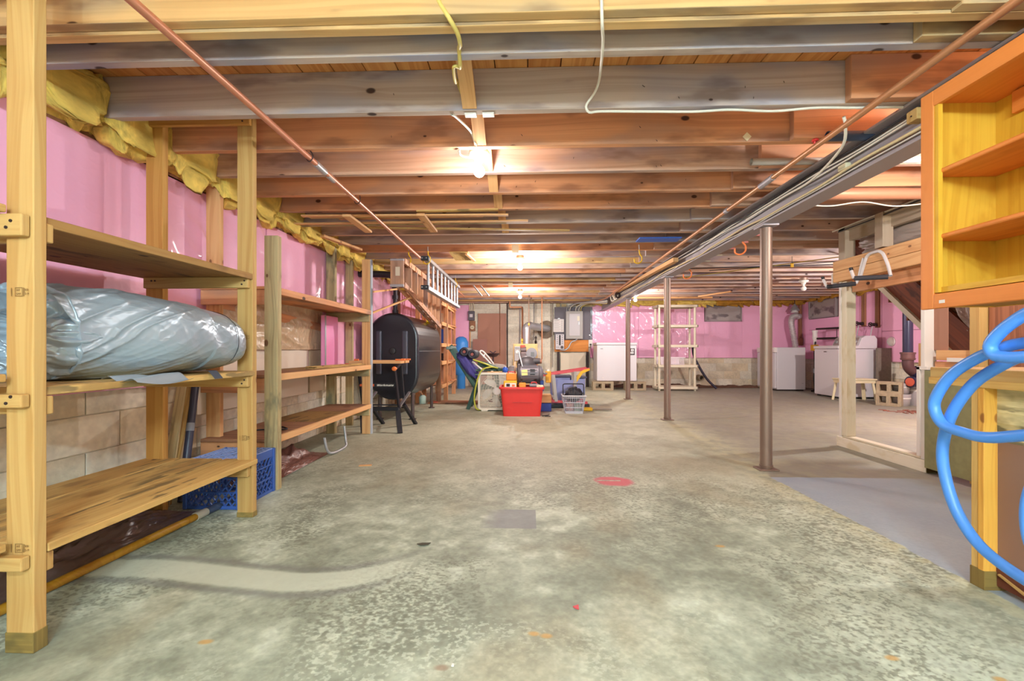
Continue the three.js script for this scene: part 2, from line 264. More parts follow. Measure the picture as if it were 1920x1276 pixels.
// beige liner and white board low on the left wall behind the second rack
const linerM = mat(0xcdb594, 0.3, 0, { bumpMap: T.crinkle, bumpScale: 0.008 });
film(wallLeft, [-2.262, 1.2, -4.0], 1.7, 0.5, Math.PI / 2, 31, 0.03, linerM).name = 'beige_liner';
mesh('white_board', X(-2.3, -2.27, 0.5, 1.0, -4.55, -3.0, { b: 0.004 }), mat(0xe6dccb, 0.6), wallLeft); mesh('white_board', X(-2.3, -2.275, 0.5, 1.28, -4.95, -4.6, { b: 0.004 }), mat(0xc4b294, 0.6), wallLeft);
// yellow wool stuffed into the joist ends
function batt(w, h, d, s) {
  const g = new THREE.SphereGeometry(1, 44, 30);
  const sp = (q) => Math.sign(q) * Math.pow(Math.abs(q), 0.45);
  const p = g.attributes.position, v = new THREE.Vector3();
  for (let i = 0; i < p.count; i++) {
    v.fromBufferAttribute(p, i); const a = [sp(v.x), sp(v.y), sp(v.z)];
    const n1 = vn3(v.x * 2.3 + s * 7, v.y * 2.3, v.z * 2.3, s) - 0.5, n2 = vn3(v.x * 5 + s, v.y * 5, v.z * 5, s + 5) - 0.5, n3 = vn3(v.x * 11 + s, v.y * 11, v.z * 11, s + 8) - 0.5, k = 1 + 0.5 * n1 + 0.34 * n2 + 0.16 * n3;
    p.setXYZ(i, a[0] * w / 2 * k, a[1] * h / 2 * k - 0.02 * (1 - a[1]) * Math.max(0, n1) * 4, a[2] * d / 2 * (1 + 0.25 * n2));
  }
  g.computeVertexNormals(); const f = fin(g), uv = f.attributes.uv; for (let i = 0; i < uv.count; i++) uv.setXY(i, uv.getX(i) * 1.4, uv.getY(i) * 0.8); return f;
}
const batts = [1, 2, 3, 4, 5].map((s) => batt(0.2, 0.27, 0.44, s)), battsX = [6, 7, 8].map((s) => batt(0.5, 0.24, 0.2, s));
const JZ = [-1.82, -2.245, -2.645, -3.035, -3.43, -3.825]; while (JZ[JZ.length - 1] > -11.2) JZ.push(JZ[JZ.length - 1] - 0.4);
JZ.forEach((z, i) => { const o = mesh('insulation_batt', batts[i % 5], M.wool, wallLeft); o.position.set(-2.255 + 0.03 * rnd(), 2.225 - 0.03 * rnd(), z + 0.2); o.rotation.z = rr(-0.1, 0.1); });
for (let k = 0; k < 17; k++) { const o = mesh('insulation_batt', battsX[k % 3], k > 9 ? mat(0xc8a878, 1, 0, { map: T.wool }) : M.wool, wallBack); o.position.set(1.75 + k * 0.31, 2.2 + 0.03 * rnd(), -11.45 + 0.05 * rnd()); o.rotation.y = rr(-0.15, 0.15); }
for (let k = 0; k < 9; k++) { const o = mesh('insulation_batt', battsX[k % 3], mat(0xc8a878, 1, 0, { map: T.wool }), wallRight); o.position.set(6.8, 2.24 + 0.03 * rnd(), -11.3 + k * 0.42); o.rotation.y = Math.PI / 2; }
// the two blocked basement windows
function blockedWindow(n, at, w, h, turn) {
  const o = struct('window_' + n); o.position.set(...at); o.rotation.y = turn;
  mesh('window_frame', [B(w, 0.03, 0.08, [0, h / 2, 0]), B(w, 0.03, 0.08, [0, -h / 2, 0]), B(0.03, h, 0.08, [-w / 2, 0, 0]), B(0.03, h, 0.08, [w / 2, 0, 0])], mat(0x9a8f90, 0.7), o);
  const dirt = tex(128, 64, (u, v) => mixc([166, 158, 154], [92, 82, 84], sst(0.5, 0.7, fbm(u * 4, v * 3, n * 7, 4)) * 0.8));
  mesh('window_pane', grid(16, 8, (u, v) => [(u - 0.5) * w, (v - 0.5) * h, 0.015 + 0.012 * fbm(u * 4, v * 3, 3, 2), u, v]), phys(0xffffff, 0.35, 0, { map: dirt, clearcoat: 0.5 }), o);
}
blockedWindow(1, [4.95, 1.88, -11.56], 0.88, 0.41, 0); blockedWindow(2, [6.86, 1.94, -10.68], 0.92, 0.47, -Math.PI / 2);

// ---------------------------------------------------------------- ceiling: subfloor planks, joists, bridging
const ceiling = struct('ceiling');
const pl = [0, 1, 2, 3].map(() => B(0.158, 0.022, 15.1, [0, 0, 0], { g: 'z', b: 0.003 }));
for (let k = 0; k < 60; k++) { const o = mesh('subfloor_plank', pl[k % 4], M.plank[k % 3], ceiling); o.position.set(-2.52 + k * 0.1625, 2.361 + 0.002 * rnd(), -4.2); }
mesh('upper_floor', X(-2.65, 7.2, 2.375, 2.5, -12, 3.5), M.dark, ceiling);
const JL = [0, 1, 2, 3, 4].map(() => B(4.34, 0.21, 0.042, [0, 0, 0], { b: 0.003 })), JR = [0, 1, 2, 3].map(() => B(5.42, 0.21, 0.042, [0, 0, 0], { b: 0.003 }));
[[-1.62, 0.012], [-1.664, 0], ...JZ.map((z) => [z, 0])].forEach(([z, dy], i) => {
  let o = mesh('floor_joist', JL[i % 5], M.joist[[0, 0, 1, 1, 2, 3, 2, 2, 1, 3, 1, 2][i] ?? (i * 3 + 1) % 4], ceiling); o.position.set(-0.18, 2.245 + dy + 0.003 * rnd(), z);
  if (i) { o = mesh('floor_joist', JR[i % 4], M.joist[[0, 0, 0, 2, 2, 2, 2][i] ?? (i * 2 + 1) % 4], ceiling); o.position.set(4.2 + 0.05 * rnd(), 2.245 + 0.003 * rnd(), z + 0.044); }
});
const bays = [-1.684, ...JZ];
for (let i = 1; i < 9; i++) {                                        // cross bridging near the lamps
  const a = bays[i - 1] - 0.022, b = bays[i] + 0.022, x = -0.31 + 0.01 * i;
  if (i > 1) mesh('bridging', bar([x, 2.335, a], [x, 2.155, b], 0.07, 0.018), M.fir, ceiling);
  if (i > 2) mesh('bridging', bar([x + 0.085, 2.155, a], [x + 0.085, 2.335, b], 0.07, 0.018), M.firDeep, ceiling);
}
for (const [x, z] of [[3.25, -3.63], [3.2, -4.03], [3.3, -4.43], [4.1, -4.83]]) { mesh('bridging', bar([x, 2.335, z - 0.0], [x + 0.02, 2.155, z - 0.34], 0.06, 0.018), M.fir, ceiling); }
mesh('rim_board', X(-2.38, -2.35, 2.08, 2.35, -11.6, 3.2), M.dark, ceiling); mesh('sill_plate', X(-2.5, -2.3, 2.058, 2.09, -11.6, 3.2), M.dark, ceiling);
mesh('rim_board', X(-2.3, 6.9, 2.14, 2.35, -11.64, -11.6), M.dark, ceiling);
// ---------------------------------------------------------------- near rack of new yellow lumber
{
  const t = thing('lumber_rack', 'tall yellow pine rack at the left holding a silver tarp roll', 'shelving', [-1.87, 0, -1.9]);
  const stamp = print(256, 128, (g) => {
    g.strokeStyle = g.fillStyle = '#7a5a30'; g.lineWidth = 6; g.strokeRect(70, 16, 84, 96); g.font = 'bold 34px sans-serif';
    g.fillText('HT', 84, 56); g.fillText('SPF', 82, 98); g.fillRect(168, 16, 8, 96); g.fillText('KD', 184, 52); g.fillText('S-P', 184, 96); g.fillRect(20, 16, 8, 96);
  }, null);
  const stampM = mat(0xffffff, 0.75, 0, { map: stamp, transparent: true });
  const post = (x, z, y1, m, w = 0.09, d = 0.04, n = 'post') => t.p(n, X(x - w / 2, x + w / 2, 0, y1, z - d / 2, z + d / 2, { b: 0.004, s: 2 }), m);
  const p1 = post(-1.59, -1.366, 2.3, M.pine), p2 = post(-1.602, -2.5, 2.27, M.pine); post(-2.13, -2.5, 2.27, M.pineWarm, 0.1); post(-2.13, -1.366, 2.27, M.pine);
  for (const [p, x, z, y] of [[p1, -1.585, -1.344, 1.13], [p1, -1.585, -1.344, 0.33], [p2, -1.6, -2.478, 0.45], [p2, -1.6, -2.478, 1.02]]) t.p('lumber_stamp', place(fin(new THREE.PlaneGeometry(0.07, 0.035)), [x, y, z + 0.0012]), stampM, p);
  t.p('foot_stain', X(-1.637, -1.543, 0, 0.065, -1.388, -1.344, { b: 0.003 }), mat(0xc2b684, 0.9, 0, { map: T.grey }), p1, 'mouldy dark foot of the post'); t.p('foot_stain', X(-1.649, -1.555, 0, 0.03, -2.522, -2.478, { b: 0.003 }), mat(0xd2c698, 0.9, 0, { map: T.grey }), p2, 'mouldy dark foot of the post');
  t.p('top_rail', X(-2.185, -1.56, 2.212, 2.272, -2.478, -2.455, { b: 0.004 }), M.pineWarm);
  t.p('top_rail', X(-2.185, -1.53, 2.212, 2.272, -1.344, -1.32, { b: 0.004 }), M.pineWarm);
  for (const [y, h] of [[1.295, 0.062], [0.74, 0.06], [0.236, 0.062]]) {                  // cross rails carry the shelves
    t.p('cross_rail', X(-2.17, -1.568, y, y + h, -2.478, -2.45, { b: 0.005 }), M.pine);
    t.p('cross_rail', X(-2.17, -1.55, y, y + h, -1.412, -1.388, { b: 0.005 }), M.pine);
    t.p('cross_rail', X(-2.17, -1.552, y + (y > 1 ? 0.005 : 0.03), y + h + 0.012, -1.344, -1.318, { b: 0.005 }), M.pine);
  }
  const nails = []; for (const [y, z] of [[2.24, -2.454], [1.325, -2.449], [0.77, -2.449], [1.335, -1.317], [0.795, -1.317]]) for (const x of [-1.6, -1.585, -2.12, -2.1]) nails.push(cyl(0.005, 0.005, 0.003, [x, y + (x < -1.9 ? 0.012 : -0.01) * (x > -1.59 ? -1 : 1), z], 'z', 8));
  t.p('nail_head', nails, M.iron).userData.kind = 'stuff';
  t.p('shelf_board', X(-2.2, -1.565, 1.357, 1.372, -2.5, -1.39, { g: 'z' }), M.plyDark, t, 'upper plywood shelf, grey underneath'); t.p('shelf_edging', X(-1.572, -1.555, 1.345, 1.378, -2.48, -1.39, { b: 0.003 }), M.plyDark);
  t.p('shelf_board', X(-2.2, -1.555, 0.802, 0.83, -2.5, -1.39, { g: 'z', b: 0.004 }), M.ply); t.p('shelf_board', X(-2.2, -1.7, 1.372, 1.376, -1.36, -0.6, { g: 'z' }), M.ply);
  for (const [x0, x1] of [[-2.2, -2.0], [-1.986, -1.752], [-1.736, -1.545]]) t.p('shelf_board', X(x0, x1, 0.298, 0.326, -2.51, -1.39, { b: 0.004, g: 'z' }), M.ply, t, 'loose mould-spotted lower shelf board');
  for (const y of [1.385, 0.865, 0.345]) for (const [x0, x1] of [[-2.2, -1.95], [-1.945, -1.6]]) t.p('shelf_board', X(x0, x1, y - 0.015, y + 0.01, -1.32, -0.55, { b: 0.004, g: 'z' }), M.pine);
  for (const z of [-0.58]) { t.p('post', X(-2.18, -2.09, 0, 2.27, z - 0.02, z + 0.02, { b: 0.004 }), M.pine); t.p('post', X(-1.92, -1.83, 0, 2.27, z - 0.02, z + 0.02, { b: 0.004 }), M.pine); }
}
// silver tarpaulin rolled up
{
  const t = thing('tarp_roll', 'big rolled silver-blue tarpaulin lying on the middle shelf of the yellow pine rack', 'tarpaulin', [-1.83, 0.83, -1.95]);
  const foil = phys(0x9dadba, 0.33, 0.35, { bumpMap: T.crinkle, bumpScale: 0.0035, clearcoat: 0.25, clearcoatRoughness: 0.3 });
  const cx = -1.82, z0 = -1.59, z1 = -2.468, half = (s) => 0.3 * (0.74 + 0.26 * sst(0, 0.4, s)) * (s > 0.82 ? Math.sqrt(1 - Math.pow((s - 0.82) / 0.19, 2)) * 0.5 + 0.5 : 1);
  const hgt = (s) => 0.178 * (s > 0.62 ? 0.32 + 0.68 * Math.sqrt(Math.max(0, 1 - Math.pow((s - 0.62) / 0.38, 2.2))) : 1) * (1 + 0.05 * Math.sin(s * 7));
  const cen = (s) => cx - 0.035 * (1 - sst(0, 0.5, s));
  const ring = (a, s, k = 1) => {
    const ca = Math.cos(a), sa = Math.sin(a), e = 0.76, px = Math.sign(ca) * Math.pow(Math.abs(ca), e), py = Math.sign(sa) * Math.pow(Math.abs(sa), e);
    const q = a * 1.1 - s * 2.6, fold = 1 - Math.abs(2 * fbm(q * 2.6 + 3, s * 1.1 + a * 0.3 + 9, 5, 2) - 1), f2 = 1 - Math.abs(2 * fbm(q * 5 + 1, s * 3 + 4, 6, 3) - 1), w1 = 0.05 * Math.pow(fold, 7) * (1 - sst(0.1, 0.75, s)), w2 = 0.008 * (Math.pow(f2, 3) - 0.3), w3 = 0.03 * (fbm(Math.cos(a) * 3 + 7, s * 9 + Math.sin(a) * 3, 8, 3) - 0.5);
    const dz = s < 0.3 ? 0.03 * Math.sin(a * 1 + 0.4) * Math.pow(1 - s / 0.3, 2) : 0, r = k * (1 + w1 + w2 + w3);
    return [cen(s) + px * half(s) * r, Math.max(0.834, 0.83 + hgt(0.3) * 0.99 + (py * hgt(s) * r) - (s > 0.62 ? 0.55 * (hgt(0.3) - hgt(s)) : 0)), z0 + (z1 - z0) * s + dz, a * 0.3, s * 0.9];
  };
  t.p('rolled_sheet', grid(220, 130, (u, v) => ring(Math.PI - u * Math.PI * 2, v)), foil);
  // near end: layers wound into a spiral that sinks inward
  t.p('wound_end', grid(200, 70, (u, v) => {
    const k = 1 - v * 0.985, a = Math.PI - u * Math.PI * 2, p = ring(a, 0, k), ph = k * 2.6 - u, fr = ph - Math.floor(ph), lip = Math.pow(Math.abs(fr * 2 - 1), 3), n = fbm(Math.cos(a) * 2.4 * k + 4, Math.sin(a) * 2.4 * k + 4, 17, 4), on = sst(0.02, 0.12, v);
    return [p[0] + 0.05 * on * (n - 0.5), Math.max(0.835, p[1] + 0.05 * (n - 0.5) * on), p[2] - 0.05 * (1 - lip) * on + 0.035 * on + 0.11 * (n - 0.45) * on, a * 0.12, v * 0.3];
  }), foil);
  t.p('inner_fold', fin(warp(new THREE.SphereGeometry(1, 90, 60), (v) => { const k = 1 - Math.abs(2 * fbm(v.x * 2.2 + v.z + 5, v.y * 2.6 + 3, 41, 3) - 1), n = fbm(v.y * 3 + 2, v.x * 3 + v.z * 2 + 8, 43, 3); v.multiplyScalar(0.72 + 0.45 * k * k + 0.2 * n); v.set(-1.755 + v.x * 0.105 + v.y * 0.03, 0.96 + v.y * 0.1, -1.62 + v.z * 0.1); })), foil);
  t.p('far_end', grid(60, 8, (u, v) => { const p = ring(u * Math.PI * 2 - Math.PI, 1, 1 - v); return [p[0], p[1], p[2] - 0.02 * Math.sin(v * 1.5), u, v * 0.2]; }), foil);
  const seam = []; for (let i = 0; i <= 26; i++) { const p = ring(-0.5 + i * 0.13 - 0.9, 0.84 - 0.04 * Math.sin(i * 0.12)); seam.push([p[0] + 0.003, p[1] + 0.002, p[2]]); }
  t.p('stitched_seam', tube(seam, 0.0016, 5), M.black);
  t.p('loose_flap', grid(14, 8, (u, v) => [-1.6 + 0.09 * u, 0.838 + 0.012 * Math.sin(u * 9 + v * 4) - (u > 0.6 ? 0.05 * (u - 0.6) : 0), -1.62 - 0.3 * v - 0.06 * u, u * 0.1, v * 0.2]), foil);
  t.p('webbing_strap', [grid(10, 3, (u, v) => [-1.64 + 0.115 * u, 0.846 - 0.035 * Math.max(0, u - 0.72) * 4, -2.13 - 0.06 * v, u, v])], mat(0x3c4250, 0.7));
}
// ---------------------------------------------------------------- second rack of old lumber
{
  const t = thing('old_rack', 'older weathered timber rack beyond the yellow rack, three shelves wide and half empty', 'shelving', [-1.99, 0, -4.0]);
  t.p('post', X(-1.785, -1.692, 0, 1.722, -3.02, -2.97, { b: 0.004, s: 2 }), M.grey, t, 'grey-green weathered front post'); t.p('post', X(-1.87, -1.775, 0, 1.965, -5.04, -4.98, { b: 0.004 }), M.fir); t.p('post', X(-1.775, -1.764, 0.0, 1.965, -5.035, -4.985), mat(0xa8b0bc, 0.6), t, 'pale painted post edge');
  t.p('post', X(-2.27, -2.17, 0, 2.135, -3.12, -3.08, { b: 0.004 }), M.fir); t.p('post', X(-2.28, -2.18, 0, 2.125, -5.04, -4.98, { b: 0.004 }), M.grey);
  for (const [y, m, edge] of [[1.386, M.firDeep, M.firDeep], [0.775, M.dark, M.fir], [0.335, M.dark, M.fir]]) {
    if (y > 1) t.p('shelf_board', X(-2.27, -1.775, y - 0.02, y, -5.0, -3.02, { g: 'z' }), m);
    else for (const [z1, z0, k] of [[-3.0, -3.75, 0], [-3.755, -4.4, 1], [-4.405, -5.0, 0]]) t.p('shelf_board', X(-2.25, -1.775, y - 0.02, y, z0, z1, { g: k ? 'z' : 'x' }), k ? M.plyDark : m);
    t.p('shelf_edging', X(-1.79, -1.765, y - 0.045, y + 0.004, -5.0, -3.02, { b: 0.003 }), edge);
    for (const z of [-3.04, -4.97]) t.p('cross_rail', X(-2.27, -1.78, y - 0.125, y - 0.022, z - 0.014, z + 0.014, { b: 0.004 }), z < -4 ? M.grey : M.firDeep);
    t.p('cleat', X(-1.757, -1.715, y - 0.14, y - 0.045, -3.05, -2.985, { b: 0.004 }), M.pine);
  }
  t.p('sway_brace', bar([-2.26, 1.3, -3.1], [-2.26, 1.18, -4.95], 0.02, 0.08), M.firDeep);
}
for (const [z, y, w] of [[-4.5, 0.775, 0.1], [-4.56, 0.783, 0.08], [-4.48, 0.791, 0.06]]) solo('lath_strip', ['widest of the three laths stacked on the middle shelf of the old rack', 'middle of the three laths stacked on the old rack', 'narrowest, topmost of the three laths stacked on the old rack'][(y - 0.775) / 0.008 + 0.3 | 0], 'lath', bar([-1.98, y + 0.004, z + 0.5], [-1.86, y + 0.004, z - 0.4], w, 0.007), M.ply);
solo('cable_scrap', 'small coil of black cable lying on the bottom shelf of the old rack', 'cable', tube([[-1.95, 0.345, -3.25], [-1.88, 0.35, -3.3], [-1.84, 0.345, -3.36], [-1.9, 0.355, -3.38], [-1.93, 0.345, -3.3], [-2.0, 0.345, -3.32], [-2.06, 0.345, -3.28]], 0.006), M.black);
for (const [z, s] of [[-4.86, 1], [-4.72, 0.9]]) solo('bottle_stopper', s === 1 ? 'farther of two small red stoppers on the middle shelf of the old rack' : 'nearer of two small red stoppers on the middle shelf of the old rack', 'stopper', lathe([[0.001, 0.022 * s], [0.02 * s, 0.022 * s], [0.024 * s, 0.016 * s], [0.025 * s, 0], [0.001, 0]], [-1.99, 0.776, z], 16), M.red);
{
  const t = thing('grab_bar', 'bent steel grab bar lying below the bottom shelf of the old rack', 'bar', [-1.78, 0, -4.1]);
  t.p('bar', tube([[-1.8, 0.17, -3.9], [-1.78, 0.05, -3.92], [-1.76, 0.015, -4.0], [-1.76, 0.014, -4.25], [-1.78, 0.06, -4.32], [-1.8, 0.2, -4.33]], 0.012), M.galv);
}
{
  const t = thing('foam_offcut', 'bright pink foam offcut standing at the back of the old rack', 'foam board', [-2.14, 0.33, -4.75]);
  t.p('sheet', X(-2.16, -2.12, 0.78, 1.31, -4.93, -4.6, { b: 0.004 }), M.pinkDeep); t.p('edge_tape', X(-2.117, -2.115, 0.78, 1.31, -4.63, -4.6), M.galv);
}
// blue lattice crate upside down
{
  const t = thing('milk_crate', 'blue plastic lattice crate upside down on the floor behind the yellow rack post', 'crate', [-1.875, 0, -2.77]);
  const x0 = -2.04, x1 = -1.715, z0 = -2.955, z1 = -2.6, H = 0.29, m = mat(0x3c5fae, 0.45);
  const corners = [[x0, z0], [x1, z0], [x0, z1], [x1, z1]].map(([x, z]) => X(x - 0.012, x + 0.012, 0, H, z - 0.012, z + 0.012, { b: 0.004 }));
  for (const c of corners) t.p('corner', c, m);
  for (const [n, ax, f] of [['front_side', 'x', z1], ['rear_side', 'x', z0], ['left_side', 'z', x0], ['right_side', 'z', x1]]) {
    const L = ax === 'x' ? x1 - x0 : z1 - z0, s0 = ax === 'x' ? x0 : z0, P = (s, y) => ax === 'x' ? [s0 + s, y, f] : [f, y, s0 + s], gs = [];
    for (const [y, h] of [[0.012, 0.02], [0.1, 0.008], [0.185, 0.008], [H - 0.03, 0.05]]) gs.push(ax === 'x' ? B(L, h, 0.012, P(L / 2, y)) : B(0.012, h, L, P(L / 2, y)));
    for (let k = 0; k < 9; k++) for (const q of [1, -1]) { const a = L * k / 8, b = a + q * 0.17; let s = b, y = 0.26; if (s < 0) { y = 0.02 + (0.24) * (a / 0.17); s = 0; } if (s > L) { y = 0.02 + 0.24 * ((L - a) / 0.17); s = L; } if (Math.abs(s - a) > 0.02) gs.push(bar(P(a, 0.02), P(s, y), 0.009, 0.007)); }
    t.p(n, gs, m);
  }
  const top = []; for (let k = 0; k <= 9; k++) { top.push(bar([x0 + (x1 - x0) * k / 9, H - 0.004, z0], [x0 + (x1 - x0) * k / 9, H - 0.004, z1], 0.008, 0.008)); top.push(bar([x0, H - 0.004, z0 + (z1 - z0) * k / 9], [x1, H - 0.004, z0 + (z1 - z0) * k / 9], 0.008, 0.008)); }
  for (let k = 0; k < 6; k++) top.push(bar([x0 + 0.05 * k, H, z0], [x0 + 0.05 * k + 0.08, H, z1], 0.006, 0.006));
  t.p('lattice_top', top, mat(0x8fa4d8, 0.5));
}
// pole, sticks and rubbish around the racks
{
  const t = thing('roller_pole', 'yellow wooden pole with a taped grey ferrule lying on the floor under the yellow rack', 'pole', [-1.85, 0, -2.1]);
  t.p('shaft', rod([-1.885, 0.022, -1.36], [-1.845, 0.022, -2.42], 0.019, 14), mat(0xc2a63e, 0.5, 0, { map: T.pine }));
  t.p('ferrule', rod([-1.845, 0.022, -2.42], [-1.84, 0.023, -2.52], 0.024, 12, 0.021), mat(0xb4b0a0, 0.6)); t.p('blue_end', rod([-1.84, 0.023, -2.5], [-1.83, 0.024, -2.76], 0.022, 12), mat(0x3a4a66, 0.5));
}
{
  const t = thing('black_pipe', 'dark grey plastic pipe with a tape band leaning behind the blue crate', 'pipe', [-2.22, 0, -2.85]);
  t.p('tube', rod([-2.16, 0.0, -2.72], [-2.25, 1.0, -3.0], 0.023, 16), mat(0x34364a, 0.4)); t.p('tape_band', rod([-2.1978, 0.42, -2.8376], [-2.2023, 0.47, -2.8516], 0.0245, 16), M.grey50);
}
for (const [a, b, m, l] of [[[-2.19, 0, -2.62], [-2.265, 0.95, -2.9], M.grey, 'grey wooden stick leaning on the wall left of the black pipe'], [[-2.21, 0, -2.66], [-2.27, 0.9, -2.98], M.pine, 'pale thin batten leaning on the wall right beside the black pipe']]) solo('stick', l, 'stick', bar(a, b, 0.05, 0.018), m);
{
  const t = thing('crumpled_sheet', 'crumpled black-brown plastic sheet lying on the floor under the bottom shelf of the yellow rack', 'plastic sheet', [-2.05, 0, -1.9]);
  const g = grid(60, 40, (u, v) => { const n = fbm(u * 5, v * 7, 4, 4), k = 1 - Math.abs(2 * fbm(u * 6 + 3, v * 8, 9, 3) - 1); return [-2.26 + 0.34 * u, 0.006 + (0.2 * n + 0.08 * Math.pow(k, 3)) * Math.sin(Math.PI * clamp(u * 0.9 + 0.12)) * Math.sin(Math.PI * v), -1.4 - 1.15 * v, u, v]; });
  t.p('sheet', g, phys(0x6b5854, 0.3, 0, { clearcoat: 0.4, bumpMap: T.crinkle, bumpScale: 0.006 }));
}
{
  const t = thing('brown_tarp', 'dull red-brown folded plastic sheet lying under the bottom shelf of the old rack', 'plastic sheet', [-2.05, 0, -3.5]);
  t.p('sheet', grid(40, 36, (u, v) => { const n = fbm(u * 4, v * 9, 14, 4); return [-2.15 + 0.34 * u, 0.006 + 0.2 * n * Math.sin(Math.PI * clamp(u * 0.9 + 0.1)) * Math.sin(Math.PI * v), -3.05 - 1.0 * v, u, v]; }), phys(0x7a5148, 0.35, 0, { clearcoat: 0.3, bumpMap: T.crinkle, bumpScale: 0.005 }));
}
// a board standing between the rack and the tank, studs on the wall
for (const [x, z, y, l, m] of [[-2.24, -5.55, 2.1, 'grey stud against the pink foam just behind the far end of the old rack', M.grey], [-2.22, -7.55, 2.1, 'dark red stud against the wall behind the oil tank', M.dark]]) solo('stud', l, 'stud', X(x - 0.045, x + 0.045, 0, y, z - 0.02, z + 0.02, { b: 0.003 }), m);
// ---------------------------------------------------------------- folding work bench
{
  const t = thing('folding_workbench', 'folding work bench with orange jaws and black steel legs in front of the oil tank', 'workbench', [-1.7, 0, -5.2]);
  const bl = mat(0x24242c, 0.42, 0.3), st = mat(0x9a9aa0, 0.35, 0.7);
  for (const z of [-5.08, -5.3]) t.p('jaw', X(-2.05, -1.45, 0.79, 0.822, z - 0.075, z + 0.075, { b: 0.004 }), M.fir);
  for (const z of [-5.06, -5.3]) for (const x of [-1.5, -1.44, -1.98]) t.p('vise_peg', [B(0.05, 0.02, 0.035, [x, 0.832, z], { b: 0.004 })], M.orange);
  for (const x of [-1.95, -1.53]) {
    t.p('upper_frame', [bar([x, 0.79, -5.3], [x, 0.72, -5.02], 0.03, 0.03), bar([x, 0.73, -5.04], [x + 0.03, 0.26, -5.12], 0.022, 0.03), bar([x, 0.76, -5.3], [x + 0.02, 0.3, -5.36], 0.022, 0.03)], bl);
    t.p('crank', [rod([x + 0.03, 0.735, -5.0], [x + 0.03, 0.735, -4.93], 0.012), lathe([[0.001, 0.03], [0.022, 0.026], [0.026, 0], [0.001, 0]], [x + 0.03, 0.735, -4.93], 14, [Math.PI / 2, 0, 0])], x > -1.7 ? M.orange : M.black);
    t.p('leg', bar([x + 0.02, 0.24, -5.1], [x + 0.08, 0.0, -4.98], 0.055, 0.03), bl); t.p('leg', bar([x + 0.02, 0.28, -5.36], [x + 0.1, 0.0, -5.62], 0.04, 0.03), bl);
    t.p('brace', bar([x + 0.02, 0.26, -5.1], [x + 0.05, 0.42, -5.5], 0.028, 0.018), st);
  }
  t.p('step_bar', [X(-2.0, -1.5, 0.24, 0.285, -5.12, -5.08, { b: 0.006 }), X(-2.0, -1.5, 0.3, 0.312, -5.13, -5.1)], bl);
  const lab = print(512, 64, (g) => { g.fillStyle = '#f2efe6'; g.font = 'italic bold 50px sans-serif'; g.fillText('Workmate', 250, 50); g.fillStyle = '#e8632c'; g.fillRect(0, 10, 215, 44); }, '#1d1d24');
  const bd = t.p('name_bar', X(-1.95, -1.53, 0.515, 0.565, -5.075, -5.055, { b: 0.004 }), bl);
  t.p('name_print', place(fin(new THREE.PlaneGeometry(0.4, 0.04)), [-1.74, 0.54, -5.0535]), mat(0xffffff, 0.5, 0, { map: lab }), bd); t.position.z -= 0.05;
}
